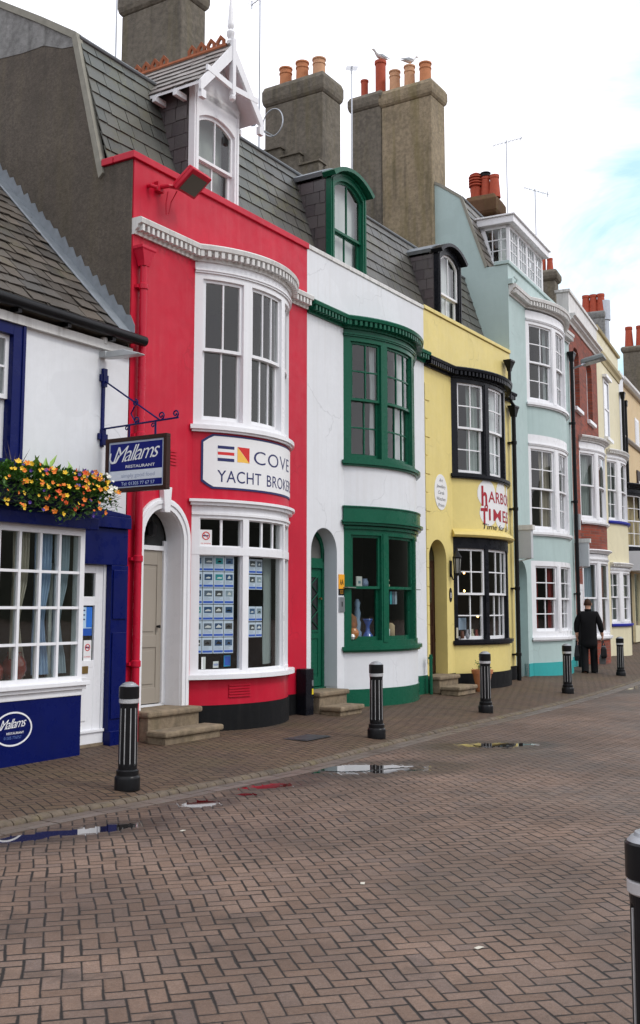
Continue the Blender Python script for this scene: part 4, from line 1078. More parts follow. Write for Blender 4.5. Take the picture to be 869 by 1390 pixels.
f = bay_storey(hO, AO, 3.75, 3.85, 5.75, 5.98, [(-33, -15, 2), (-10, 10, 2), (15, 33, 2)], M_BLACK, M_WHITE, ny=2)
cornice(hO, AO, None, None, 6.2, M_BLACK, hgt=.2, proj=.15, dent=False)
room(hO, .3, 3.5, 3.8, 6.0, M_ROOM)
MB().box(-.1, 3.8, -.75, -.0, 2.95, 3.66).build('fascia_board', M_SIGNW, hO)
MB().box(.95, 3.8, -.1, .0, .35, .95).box(.95, 1.03, -.1, 0, .95, 2.9).box(3.7, 3.8, -.1, 0, .95, 2.9).box(2.3, 2.38, -.1, 0, .95, 2.9).build('shop_front', M_CREAM, hO)
MB().box(1.03, 3.7, -.04, -.035, .95, 2.9).build('pane', GLASS, hO); 
MB().box(.05, .8, -.03, -.001, .1, 2.9).build('door', M_BLACK, hO)
hopper_pipe(hO, .25, 9.2, 6.0, M_PIPEB, r=.06, o=.12)
w_ = MB().box(3.0, 4.2, -.05, .0, 5.1, 7.0).build('window', M_WOOD, hO); MB().box(3.3, 4.0, -.055, -.051, 5.3, 6.6).build('pane', M_CURT, w_)
chimney(hO, 10, 10.7, .55, 1.5, 10, 13.7, M_STACK, cap=.3, pots=[(10.3, .75, .17, 1.0, M_TERRAR, 'taper'), (10.3, 1.25, .17, 1.0, M_TERRAR, 'taper')])

# ================================================================== BLUE RESTAURANT
FSh = Frame(RP, 32, -5.6)
S = Flat(5.6)
hS2 = at('restaurant', FSh, 'low white and navy blue restaurant with slate roof at the left edge', 'restaurant')
def sb(mb, a, b, o0, o1, z0, z1): return mb.box(5.6 + a, 5.6 + b, -o1, -o0, z0, z1)
W_ = MB()
sb(W_, -1.94, -.168, -.25, 0, 2.45, 4.62); sb(W_, -3.15, -1.94, -.25, 0, 2.45, 3.02); sb(W_, -3.15, -1.94, -.25, 0, 4.5, 4.62); sb(W_, -5.6, -3.15, -.25, 0, 2.45, 4.62)
sb(W_, -.2, -.168, -.25, 0, -.1, 2.45); sb(W_, -5.6, -3.75, -.25, 0, -.1, 2.45)
W_.build('wall', M_WHITEWALL, hS2)
wb = MB(); sb(wb, -5.6, -5.5, -6, -.25, -.1, 4.6); sb(wb, -5.5, -.3, -6, -5.8, -.1, 4.6); wb.build('outer_wall', M_RENDER, hS2)
# eaves, gutter, roof
sb(MB(), -5.6, -.17, 0, .06, 4.50, 4.60).build('eaves_board', M_OFFWHITE, hS2)
gt = MB().tube([S(-5.6, .14, 4.70), S(-.06, .14, 4.70)], .062, 12)
for k in range(7): sb(gt, -.6 - k * .7, -.55 - k * .7, .02, .14, 4.60, 4.68)
gt.build('gutter', M_PIPEB, hS2, smooth=40)
core = MB().prism([(-.10, 4.66), (3.0, 7.85), (6.1, 4.66)], lambda y, z, d: (d, y, z), 0, 5.42).build('roof', M_SLATEB, hS2)
mb = MB(); V = Vector((0, 3.1, 3.19)); slates(mb, (0, -.10, 4.68), (1, 0, 0), V, 5.40, V.length, .25, .21, seedv=91, thick=.010, jit=.016, gap=.018)
mb.build('slates', M_SLATEB, core)
fl = MB(); n = 44; zz = []
for k in range(n + 1):
    y = -.08 + 3.08 * k / n; z = 4.70 + (y + .1) * 1.029; zz.append((y, z))
top = []
for k, (y, z) in enumerate(zz): top.append((y, z + (.235 if k % 2 else .165) + random.uniform(-.015, .015)))
fl.prism(top + zz[::-1], lambda y, z, d: (d, y, z), 5.428, 5.433)
fl.hexa([(5.25, -.10, 4.725), (5.43, -.10, 4.735), (5.43, 3.0, 7.93), (5.25, 3.0, 7.92)], [(5.25, -.11, 4.715), (5.43, -.11, 4.725), (5.43, 2.99, 7.915), (5.25, 2.99, 7.905)])
fl.tube([(5.26, -.10, 4.73), (5.26, 3.0, 7.92)], .018, 6)
fl.build('roof_flashing', M_LEAD, core)
# first floor window
wn = MB(); sb(wn, -1.95, -1.80, -.1, .03, 3.0, 4.52); sb(wn, -3.30, -3.15, -.1, .03, 3.0, 4.52); sb(wn, -3.15, -1.95, -.1, .03, 4.38, 4.52); sb(wn, -3.15, -1.95, -.1, .03, 3.0, 3.08)
sb(wn, -1.83, -1.79, -.02, .045, 3.0, 4.55); sb(wn, -3.31, -1.79, -.02, .055, 4.52, 4.56); sb(wn, -3.36, -1.76, -.02, .09, 2.96, 3.0)
wf = wn.build('window', M_BLUE, hS2, bevel=.004)
window_unit(wf, S, -3.15, -1.95, 3.08, 4.38, 3, 2, M_WHITE, hw=.05)
room(hS2, 2.3, 3.75, 2.9, 4.5, M_ROOM)
# shop bay
BO = .30; a0, b0 = -3.80, -1.115
fr = MB(); cols = 10; pw = (b0 - .05 - a0 - .05) / cols
sb(fr, a0, b0, BO - .09, BO, 2.33, 2.40); sb(fr, a0, b0, BO - .09, BO, .82, .87)
sb(fr, b0 - .065, b0, BO - .09, BO, .87, 2.33); sb(fr, a0, a0 + .065, BO - .09, BO, .87, 2.33); sb(fr, b0 - .065, b0, 0, BO - .09, .82, 2.40)
x = b0 - .065
t_ = [-1.23, -1.466, -1.73, -2.005, -2.27, -2.535, -2.80, -3.065, -3.33, -3.595]
for t in t_[1:]: sb(fr, t - .016, t + .016, BO - .06, BO - .006, .87, 2.33)
for z in (1.94, 1.575, 1.21): sb(fr, a0 + .065, b0 - .065, BO - .055, BO - .010, z - .014, z + .014)
bwf = fr.build('bay_window', M_WHITE, hS2)
sl = MB(); sb(sl, a0 - .05, b0 + .06, -.0, BO + .07, .775, .82); sb(sl, a0 - .02, b0 + .03, -.0, BO + .04, .735, .775); sb(sl, a0, b0 + .005, 0, BO + .01, .67, .735)
sl.build('sill', M_WHITE, bwf, bevel=.006)
sb(MB(), a0 + .03, b0 - .03, BO - .04, BO - .036, .86, 2.35).build('pane', GLASS, bwf)
sb(MB(), a0, b0, -.1, BO, -.1, .67).build('stall_riser', M_BLUE, hS2)
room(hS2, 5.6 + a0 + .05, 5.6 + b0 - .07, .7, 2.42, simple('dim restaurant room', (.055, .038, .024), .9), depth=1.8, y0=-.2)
fa = MB(); sb(fa, a0 - .05, b0 + .10, -.1, BO + .10, 2.40, 2.52); sb(fa, a0 - .03, b0 + .04, -.1, BO + .05, 2.52, 2.58)
sb(fa, b0 + .10, -.17, -.1, .10, 2.47, 2.60); sb(fa, b0 + .04, -.17, -.1, .05, 2.055, 2.47)
fa.prism([(b0 + .04, 2.60), (-.17, 2.60), (-.17, 2.63), (b0 + .04, 2.72)], lambda x, z, d: (5.6 + x, -d, z), -.0, .09)
fa.build('fascia', M_BLUE, hS2, bevel=.006)
pl = MB(); sb(pl, -.44, -.17, -.1, .06, -.05, 2.053); sb(pl, -.42, -.20, .06, .075, .35, 1.3); sb(pl, -.42, -.20, .06, .075, 1.45, 2.0); sb(pl, -.45, -.17, -.1, .10, -.08, .22)
pl.build('pilaster', M_BLUE, hS2, bevel=.005)
sb(MB(), -1.2, -.44, -.30, -.28, -.1, 2.12).build('hall_lining', M_DARK, hS2)
dmb = MB(); DX0, DX1, dy = -1.28, -.47, -.04
for (a, b, z0, z1) in ((DX0, -1.12, .2, 2.05), (-.59, DX1, .2, 2.05), (-1.12, -.59, 1.96, 2.05), (-1.12, -.59, 1.60, 1.70), (-1.12, -.59, .92, 1.0), (-1.12, -.59, .2, .92)):
    sb(dmb, a, b, dy - .04, dy, z0, z1)
sb(dmb, DX0, DX1 + .02, dy - .04, dy + .03, .1, .22); sb(dmb, -.475, -.44, dy - .06, dy + .02, .22, 2.10); sb(dmb, -1.0, -.70, dy, dy + .012, .35, .82)
dmb.prism([(-1.3, .22), (-.45, .22), (-.45, .25), (-1.3, .25)], lambda x, z, d: (5.6 + x, -d, z), dy, dy + .05)
dmb.build('door', M_WHITE, hS2, bevel=.004)
dd = sb(MB(), -1.12, -.59, dy - .03, dy - .026, .98, 1.98).build('pane', GLASS, hS2)
sb(MB(), -.86, -.68, dy + .0, dy + .008, .86, .94).build('letter_plate', M_BRASS, hS2)
sb(MB(), -1.35, -.44, -.28, .0, .02, .1).build('threshold', M_STEP, hS2)
# poster and stickers behind the door glass
r = at('door_poster', FSh, 'blue and white poster behind the glass of the white restaurant door', 'poster')
sb(MB(), -.80, -.61, dy - .024, dy - .022, 1.27, 1.585).build('sheet', simple('poster pale', (.45, .62, .75), .5), r)
sb(MB(), -.70, -.61, dy - .021, dy - .020, 1.36, 1.585).build('blue_column', simple('poster blue', (.02, .16, .62), .5), r)
sb(MB(), -.80, -.61, dy - .021, dy - .020, 1.27, 1.35).build('footer', simple('poster deep blue', (.01, .08, .4), .5), r)
for k, z in enumerate((1.54, 1.49, 1.44)): sb(MB(), -.79, -.72, dy - .021, dy - .020, z, z + .015).build('text_line', M_NAVYT, r)
settle(r)
M_REDT = simple('signal red', (.62, .02, .02), .5)
def nosmoke(M, F, t, o, z, w, h, label, extra=''):
    r = at('no_smoking_sign', F, label, 'sign', 'no smoking stickers')
    MB().slab(M, t, t + w, o, o + .003, z, z + h).build('sheet', M_SIGNW, r)
    c = [(t + w / 2, z + h * .64)]; R_ = w * .33; mb = MB()
    ring_o = [(c[0][0] + R_ * math.cos(2 * PI * k / 20), c[0][1] + R_ * math.sin(2 * PI * k / 20)) for k in range(20)]
    ring_i = [(c[0][0] + R_ * .78 * math.cos(2 * PI * k / 20), c[0][1] + R_ * .78 * math.sin(2 * PI * k / 20)) for k in range(20)]
    fn = lambda x, y, d: M(x, d, y)
    mb.ring(ring_o, ring_i, fn, o + .004, o + .006)
    k_ = R_ * .62; g_ = R_ * .1
    mb.prism([(c[0][0] - k_, c[0][1] + k_ + g_), (c[0][0] - k_ - g_, c[0][1] + k_), (c[0][0] + k_, c[0][1] - k_ - g_), (c[0][0] + k_ + g_, c[0][1] - k_)], fn, o + .004, o + .006)
    mb.build('prohibition_ring', M_REDT, r)
    MB().slab(M, t + w * .22, t + w * .72, o + .003, o + .0045, c[0][1] - .008, c[0][1] + .008).build('cigarette', M_NAVYT, r)
    text('NO SMOKING', M, t + w * .08, o + .004, z + h * .14, w * .84, h * .08, M_REDT, r)
    return settle(r)
nosmoke(S, FSh, -.73, dy - .024, 1.0, .12, .22, 'small no smoking sticker on the white restaurant door')
# oval logo on the stall riser
r = at('oval_logo', FSh, 'white oval Mallams restaurant logo on the navy stall riser', 'sign')
cx0, cz0, ax, az = -2.03, .405, .245, .165
el = lambda k: [(cx0 + ax * k * math.cos(2 * PI * i / 40), cz0 + az * (1 - (1 - k) * 1.4) * math.sin(2 * PI * i / 40)) for i in range(40)]
MB().ring(el(1), el(.93), lambda x, y, d: S(x, d, y), BO + .001, BO + .004).build('ring', M_LBL, r)
def mallams(M, t, o, z, w, h, mat, r):
    text('Mallams', M, t, o, z, w, h, mat, r, shear=.5, bold=-.004, spacing=.84, rot=rad(3))
    # leading swash of the M
    p = [(t - .05 * w, z + h * .62), (t - .07 * w, z + h * .25), (t - .03 * w, z + h * .02), (t + .06 * w, z + h * .05), (t + .14 * w, z + h * .45)]
    mb = MB()
    for (a, b) in zip(p, p[1:]):
        dx, dz = b[0] - a[0], b[1] - a[1]; L_ = math.hypot(dx, dz); nx, nz = -dz / L_ * h * .06, dx / L_ * h * .06
        mb.prism([(a[0] - nx, a[1] - nz), (b[0] - nx, b[1] - nz), (b[0] + nx, b[1] + nz), (a[0] + nx, a[1] + nz)], lambda x, y, d: M(x, d, y), o, o + .0015)
    mb.build('swash', mat, r)
mallams(S, cx0 - .17, BO + .003, cz0 - .0, .34, .095, M_LBL, r)
text('RESTAURANT', S, cx0 - .08, BO + .003, cz0 - .05, .22, .022, M_LBL, r, bold=.01)
text('01305 776757', S, cx0 - .11, BO + .003, cz0 - .095, .22, .028, simple('faint blue lettering', (.12, .2, .5), .5), r)
settle(r)
# hanging sign, board square to the wall
r = at('hanging_sign', FSh, 'navy Mallams restaurant board hanging from a scrolled blue iron bracket', 'sign')
XS = 5.6 - .60
SG = lambda t, o, z: Vector((XS - o, -t, z)); SG = type('M', (), {'step': 50, '__call__': lambda self, t, o, z: Vector((XS - o, -t, z))})()
bd = MB(); za, zb_ = 2.845, 3.455; ta, tb = .10, .99
for (a, b, c, d) in ((ta, tb, zb_ - .045, zb_), (ta, tb, za, za + .045), (ta, ta + .045, za + .045, zb_ - .045), (tb - .045, tb, za + .045, zb_ - .045)):
    bd.slab(SG, a, b, -.035, .035, c, d)
bo = bd.build('board_frame', M_WOOD, r, bevel=.004)
MB().slab(SG, ta + .045, tb - .045, -.02, .02, za + .045, zb_ - .045).build('panel', simple('pale blue sign border', (.42, .47, .6), .35), bo)
MB().slab(SG, ta + .068, tb - .068, .021, .023, 3.085, zb_ - .068).build('blue_panel', M_SIGNB, bo)
MB().slab(SG, ta + .068, tb - .068, .021, .023, 2.905, 2.972).build('blue_band', M_SIGNB, bo)
MB().slab(SG, ta + .068, tb - .068, .021, .0222, 2.975, 3.082).build('white_band', simple('sign white band', (.68, .72, .8), .4), bo)
mallams(SG, ta + .11, .0245, 3.175, .68, .185, M_LBL, bo)
text('RESTAURANT', SG, ta + .30, .0245, 3.11, .42, .032, M_LBL, bo, bold=.012)
text('simply good food', SG, ta + .24, .0240, 3.005, .48, .045, simple('faint grey lettering', (.35, .4, .55), .5), bo)
text('Tel: 01305 77 67 57', SG, ta + .24, .0245, 2.918, .48, .038, simple('pale lettering', (.5, .6, .8), .5), bo)
ir = MB(); x_ = XS
ir.box(x_ - .02, x_ + .02, -.025, 0, 3.38, 4.28)
ir.box(x_ - .06, x_ + .06, -.035, -.005, 4.13, 4.21); ir.box(x_ - .03, x_ + .03, -.045, -.005, 4.07, 4.28); ir.box(x_ - .07, x_ + .07, -.035, -.005, 3.46, 3.53); ir.box(x_ - .03, x_ + .03, -.045, -.005, 3.40, 3.58)
ir.tube([(x_, -.02, 3.585), (x_, -1.12, 3.615)], .011, 8); ir.tube([(x_, -.03, 4.14), (x_, -.86, 3.61)], .010, 8)
def scroll(cy, cz, R, a0, turns, s=1):
    pts = []
    for k in range(22):
        a = a0 + s * turns * 2 * PI * k / 21; rr = R * (1 - .75 * k / 21); pts.append((x_, -(cy + rr * math.cos(a)), cz + rr * math.sin(a)))
    return pts
ir.tube(scroll(.52, 3.64, .045, -PI / 2, 1.3), .009, 6); ir.tube(scroll(.50, 3.84, .04, PI / 2, 1.2, -1), .009, 6); ir.tube([(x_, -.49, 3.80), (x_, -.44, 3.72), (x_, -.52, 3.60)], .009, 6)
ir.tube(scroll(.88, 3.66, .045, -PI / 2, 1.3), .009, 6); ir.tube(scroll(1.08, 3.66, .045, -PI / 2, 1.3), .009, 6)
for t in (.42, .80): ir.tube([(x_, -t, 3.60), (x_, -t, 3.45)], .012, 8); ir.tube(scroll(t - .035, 3.56, .03, 0, 1.1), .007, 6)
ir.build('bracket', M_BLUE, r, smooth=40)
settle(r)
r = at('sign_lamp', FSh, 'small pale floodlight arm on the white wall above the hanging sign', 'lamp')
lm = MB(); lm.box(XS - .07, XS + .03, -.10, 0, 4.40, 4.47)
lm.prism([(.02, 4.40), (.10, 4.46), (.35, 4.46), (.58, 4.39), (.57, 4.375), (.12, 4.39)], lambda p, q, d: (d, -p, q), XS - .06, XS + .06)
lm.build('lamp_body', simple('dull grey lamp glass', (.42, .44, .45), .3), r, bevel=.01)
mb = MB(); mb.lathe([(.04, 0), (.045, .01), (.045, .07), (.03, .08)], (XS - .03, -.03, 4.56), 12); mb.tube([(XS - .02, -.01, 4.58), (XS - .02, -.02, 4.45), (XS - .0, -.04, 4.40)], .006, 5); mb.build('junction_box', M_OFFWHITE, r)
settle(r)

# window box with its plants
r = at('window_box', FSh, 'long dark navy window box full of flowers above the restaurant bay', 'window box')
wbm = MB(); sb(wbm, -3.7, -1.16, .06, .52, 2.585, 2.62); sb(wbm, -3.7, -1.16, .48, .52, 2.62, 2.80); sb(wbm, -3.7, -1.16, .06, .10, 2.62, 2.80); sb(wbm, -1.20, -1.16, .10, .48, 2.62, 2.80); sb(wbm, -3.7, -3.66, .10, .48, 2.62, 2.80)
wbm.build('box', simple('dark navy box', (.006, .008, .03), .6), r); sb(MB(), -3.66, -1.2, .10, .48, 2.62, 2.76).build('soil', simple('soil', (.03, .02, .014), .95), r); settle(r)
def leaf_mat(name, c1, c2):
    m, nt, b, out = new_mat(name); g = nt.nodes.new('ShaderNodeNewGeometry')
    c = ramp(nt, g.outputs['Random Per Island'], [(0, c1), (1, c2)]); nt.links.new(c, b.inputs['Base Color']); b.inputs['Roughness'].default_value = .45
    return m
L1 = leaf_mat('bedding leaf', (.035, .11, .018), (.13, .28, .05)); L2 = leaf_mat('bright leaf', (.16, .30, .04), (.30, .46, .09)); L3 = leaf_mat('dark spiky leaf', (.03, .012, .02), (.06, .03, .04))
BL = {'orange': simple('orange petals', (.82, .20, .015), .5, var=.3), 'yellow': simple('yellow petals', (.85, .50, .02), .5, var=.3), 'violet': simple('violet petals', (.08, .03, .25), .5), 'white': simple('white petals', (.8, .78, .7), .5), 'redorange': simple('red orange petals', (.75, .09, .012), .5, var=.3)}
def blossom_mesh(r_, mat, seed):
    rnd = random.Random(seed); mb = MB()
    for k in range(5):
        a = 2 * PI * k / 5 + rnd.random() * .4; c, s_ = math.cos(a), math.sin(a); c2, s2 = math.cos(a + .55), math.sin(a + .55); c3, s3 = math.cos(a - .55), math.sin(a - .55); l = .25 + .3 * rnd.random()
        mb.add([(0, 0, 0), (r_ * .75 * c3, r_ * .75 * s3, r_ * .3), (r_ * c, r_ * s_, r_ * l), (r_ * .75 * c2, r_ * .75 * s2, r_ * .35)], [(0, 1, 2, 3)])
    me = bpy.data.meshes.new('blossom'); me.from_pydata([tuple(v) for v in mb.v], [], mb.f); me.materials.append(mat); return me
BM = {(k, i): blossom_mesh(.034 + .004 * i, m, i * 7 + 1) for k, m in BL.items() for i in range(2)}
def leaf(mb, p, d, L_, w_, rnd, curl=.3):
    d = d.normalized(); up = Vector((0, 0, 1)); sd = d.cross(up); sd = sd.normalized() if sd.length > .1 else Vector((1, 0, 0)); nn = sd.cross(d)
    a = p; b = p + d * L_ * .45 + sd * w_ + nn * curl * L_ * .15; c = p + d * L_ - nn * curl * L_ * .2; e = p + d * L_ * .45 - sd * w_ + nn * curl * L_ * .15
    mb.add([a, b, c, e], [(0, 1, 2, 3)])
def plant(name, label, s0, s1, n_leaf, blooms, seed, trail=.25, top=.2, lm=L1, outer=.64):
    rnd = random.Random(seed); r = thing(name, label, 'plant', FSh.w(5.6 + (s0 + s1) / 2, .30, 2.76), FSh.rz, 'flowering plants in the window box')
    mb = MB(); hw_ = (s1 - s0) / 2
    for k in range(n_leaf):
        x = rnd.uniform(-hw_, hw_); th = rnd.uniform(-.5, 1.5); rr = rnd.random() ** .4
        o = .22 * rr * math.cos(th) + .10; z = (top * rr * math.sin(th) if th > 0 else -trail * rr * rnd.random()) + .02
        if z < 0: o = rnd.uniform(.18, .36)
        p = Vector((x, -o, z)); dr_ = Vector((rnd.uniform(-1, 1), -rnd.uniform(.1, 1), rnd.uniform(-.4, .9)))
        leaf(mb, p, dr_, rnd.uniform(.035, .085), rnd.uniform(.009, .022), rnd)
    mb.build('foliage', lm, r)
    for k in range(blooms[1]):
        kind = rnd.choice(blooms[0]); x = rnd.uniform(-hw_, hw_) * 1.02; th = rnd.uniform(-.9, 1.35)
        o = .10 + .25 * math.cos(th * .9); z = (top + .02) * math.sin(th) if th > 0 else -trail * .9 * rnd.random() ** 1.4
        if z < 0: o = rnd.uniform(.30, .38)
        ob = bpy.data.objects.new('blossom', BM[(kind, rnd.randrange(2))]); COL.objects.link(ob); ob.parent = r
        ob.location = (x, -o - .03, z + .02); ob.rotation_euler = (rnd.uniform(.7, 1.7), rnd.uniform(-.4, .4), rnd.uniform(-.9, .4))
        sc_ = rnd.uniform(.4, .9); ob.scale = (sc_, sc_, sc_)
    return r
plant('pansy_plant', 'orange and yellow pansies at the cut-off left end of the window box', -2.75, -2.32, 700, (['orange', 'yellow', 'orange'], 24), 3, trail=.3)
plant('pansy_plant', 'small yellow pansies beneath the dark spiky leaves in the window box', -2.32, -2.02, 700, (['yellow', 'yellow', 'orange', 'violet'], 30), 4, trail=.3)
plant('pansy_plant', 'large red orange pansies left of the trailing green foliage', -2.04, -1.78, 500, (['orange', 'redorange', 'orange', 'yellow'], 26), 5, trail=.3)
plant('trailing_plant', 'plain green trailing foliage hanging between the pansies', -1.82, -1.62, 650, (['yellow'], 2), 6, trail=.42, top=.15, lm=leaf_mat('trailing leaf', (.04, .10, .015), (.10, .20, .03)))
plant('pansy_plant', 'deep orange pansies with violet ones right of the trailing foliage', -1.66, -1.42, 600, (['orange', 'redorange', 'violet', 'yellow'], 28), 7, trail=.34)
plant('pansy_plant', 'yellow and orange pansies near the right end of the window box', -1.44, -1.18, 600, (['yellow', 'orange', 'orange', 'violet'], 28), 8, trail=.3)
plant('trailing_plant', 'dark trailing leaves spilling over the right end of the window box', -1.22, -1.0, 480, (['yellow', 'orange'], 7), 9, trail=.22, top=.12)
plant('petunia_plant', 'white petunias at the right end of the window box', -1.20, -1.06, 120, (['white'], 14), 10, trail=.02, top=.2)
def shrub(label, s, lm, n, L_, w_, name, spread, seed):
    rnd = random.Random(seed); r = thing(name, label, 'plant', FSh.w(5.6 + s, .28, 2.78), FSh.rz, 'leafy plants in the window box'); mb = MB()
    for k in range(n):
        a = rnd.uniform(0, 2 * PI); e = rnd.uniform(.9, 1.5) if spread < .5 else rnd.uniform(.3, 1.3)
        d = Vector((math.cos(a) * math.cos(e) * (1 + spread), math.sin(a) * math.cos(e), math.sin(e)))
        if w_ < .012: leaf(mb, Vector((rnd.uniform(-.03, .03), rnd.uniform(-.03, .03), 0)), d, L_ * rnd.uniform(.6, 1.1), w_, rnd, .1)
        else:
            p = Vector((rnd.uniform(-.16, .16), rnd.uniform(-.08, .08), rnd.uniform(.0, .2))); leaf(mb, p, d, L_ * rnd.uniform(.6, 1.1), w_, rnd)
    mb.build('foliage', lm, r); return r
shrub('broad bright green leaves standing up in the middle of the window box', -1.70, L2, 60, .20, .030, 'leafy_shrub', .8, 12)
shrub('bright green leaves standing up right of the middle of the window box', -1.44, L2, 40, .17, .026, 'leafy_shrub', .8, 13)
shrub('dark purple spiky leaves at the left of the window box', -2.12, L3, 12, .50, .010, 'spiky_plant', .2, 14)
shrub('short dark spiky leaves near the white petunias', -1.25, L3, 8, .30, .008, 'spiky_plant', .2, 15)

# things behind the restaurant glass
def curt(label, F, s0, s1, o, z0, z1, mat, **k): return curtain(label, F, lambda u: (s0 + (s1 - s0) * u, -o), z0, z1, mat, **k)
curt('pale curtain in the left part of the restaurant bay', FSh, 5.6 - 1.98, 5.6 - 1.78, .17, .9, 2.33, simple('beige curtain', (.55, .47, .40), .9), pinch=.55)
curt('blue striped curtain tied back in the middle of the restaurant bay', FSh, 5.6 - 1.70, 5.6 - 1.48, .18, .9, 2.33, M_CURTB, pinch=.4)
curt('blue grey curtain at the right end of the restaurant bay', FSh, 5.6 - 1.42, 5.6 - 1.22, .17, .9, 2.33, simple('grey blue curtain', (.42, .48, .56), .9), pinch=.6)
free(MB().lathe([(.05, 0), (.09, .03), (.13, .12), (.12, .2), (.07, .27), (.08, .3)], (5.6 - 1.88, -.12, .84), 16).build('glass_vase', simple('ruby glass', (.22, .02, .01), .1, coat=1), smooth=60), FSh, 'round red glass vase standing in the restaurant window', 'vase')
free(MB().lathe([(.05, 0), (.11, .04), (.12, .14), (.08, .2)], (5.6 - 2.15, -.10, .84), 16).build('glass_bowl', simple('ruby glass', (.22, .02, .01), .1), smooth=60), FSh, 'dark red bowl beside the red vase in the restaurant window', 'bowl')

# ================================================================== signs and fittings on the terrace
# yacht brokers board on the bow
r = at('painted_sign', FR_, 'white signboard reading COVE YACHT BROKERS with two signal flags', 'sign')
def bowshape(d0, d1, z0, z1, c, A):
    t0, t1 = A.d(d0), A.d(d1); n = 24; k = []
    k += [(t0, z0 + c), (t0, z1 - c), (t0 + c * .35, z1 - c * .65)]
    k += [(t0 + c + (t1 - t0 - 2 * c) * i / n, z1) for i in range(n + 1)] + [(t1, z1 - c), (t1, z0 + c)]
    k += [(t1 - c - (t1 - t0 - 2 * c) * i / n, z0) for i in range(n + 1)] + [(t0 + c * .35, z0 + c * .65)]
    return k
def strip_board(A, d0, d1, z0, z1, c, o0, o1, name, mat, par):
    """board with clipped corners following the bow"""
    mb = MB(); t0, t1 = A.d(d0), A.d(d1); n = 30; rings = []
    for i in range(n + 1):
        t = t0 + (t1 - t0) * i / n; e = min(t - t0, t1 - t); k = c * max(0, 1 - e / c) ** .5 if e < c else 0
        rings.append([A(t, o0, z0 + k), A(t, o1, z0 + k), A(t, o1, z1 - k), A(t, o0, z1 - k)])
    mb.sweep(rings); return mb.build(name, mat, par, smooth=40)
bb_ = strip_board(AR, -38.6, 38.6, 3.075, 3.775, .09, .001, .012, 'border', M_NAVYT, r)
strip_board(AR, -37.7, 37.7, 3.10, 3.75, .085, .0125, .016, 'board', M_SIGNW, r)
for k, m in enumerate((M_NAVYT, M_SIGNW, M_REDT, M_SIGNW, M_NAVYT)):
    MB().slab(AR, AR.d(-30.9), AR.d(-22.6), .017, .019, 3.63 - (k + 1) * .0395, 3.63 - k * .0395).build('flag_stripe', m, r)
fy = MB(); t0, t1 = AR.d(-20.9), AR.d(-14.1)
P_ = lambda x, y, d: AR(x, d, y)
fy.prism([(t0, 3.435), (t1, 3.435), (t0, 3.63)], P_, .017, .019); fy.build('flag_lower_half', simple('signal yellow', (.85, .5, .08), .5), r)
fy = MB(); fy.prism([(t0 + .003, 3.632), (t1, 3.437), (t1, 3.632)], P_, .017, .019); fy.build('flag_upper_half', M_REDT, r)
text('COVE', AR, AR.d(-11.3), .018, 3.435, AR.d(24) - AR.d(-11.3), .185, M_NAVYT, r, bold=-.004, spacing=1.1)
text('YACHT', AR, AR.d(-31), .018, 3.165, AR.d(-6.4) - AR.d(-31), .16, M_NAVYT, r, spacing=1.05)
text('BROKERS', AR, AR.d(-2.2), .018, 3.165, AR.d(31) - AR.d(-2.2), .16, M_NAVYT, r, spacing=1.05)
settle(r)
nosmoke(type('M2', (), {'step': .09, '__call__': lambda self, t, o, z: AR(t, o - .0, z)})(), FR_, AR.d(-38.2), -.047, 2.345, .16, .21, 'no smoking sticker in the top light of the yacht broker window')
# red floodlight
r = at('floodlight', FR_, 'red painted floodlight leaning out from the red parapet', 'lamp')
def xf(pts, c, rx, ry, rz):
    m = Matrix.Rotation(rz, 3, 'Z') @ Matrix.Rotation(ry, 3, 'Y') @ Matrix.Rotation(rx, 3, 'X'); return [Vector(c) + m @ Vector(p) for p in pts]
def flood(r, c, rx, rz, m, sx=.20, sy=.17, k=1):
    mb = MB().box(-sx, sx, -sy, sy, -.03, .03); rings = [[(-sx * e, -sy * e, z), (sx * e, -sy * e, z), (sx * e, sy * e, z), (-sx * e, sy * e, z)] for e, z in ((1, .03), (.92, .08), (.6, .11))]
    mb.sweep(rings); mb.v = [Vector(p) for p in xf(mb.v, c, rx, 0, rz)]; mb.build('housing', m, r, bevel=.012)
    g = MB().box(-sx * .8, sx * .8, -sy * .62, sy * .8, -.036, -.0305); g.v = [Vector(p) for p in xf(g.v, c, rx, 0, rz)]; g.build('lens', M_LENS, r)
flood(r, (.50, -.38, 6.80), rad(-38), rad(4), M_RED, .20, .17)
mb = MB().box(.22, .34, -.06, 0, 6.68, 6.80).tube([(.28, -.04, 6.74), (.30, -.16, 6.74), (.42, -.22, 6.74)], .028, 8); mb.build('bracket', M_RED, r)
MB().tube([(.36, -.1, 6.70), (.35, -.08, 6.55), (.38, -.06, 6.42), (.44, -.05, 6.44), (.45, -.08, 6.60), (.44, -.18, 6.72)], .007, 6).build('cable', M_RED, r)
settle(r)
free(MB().tube([(.10, 0, 6.70), (.10, -.05, 6.70), (.14, -.12, 6.67)], .025, 10).build('light_sensor', M_RED), FR_, 'small red sensor beside the red floodlight', 'sensor')
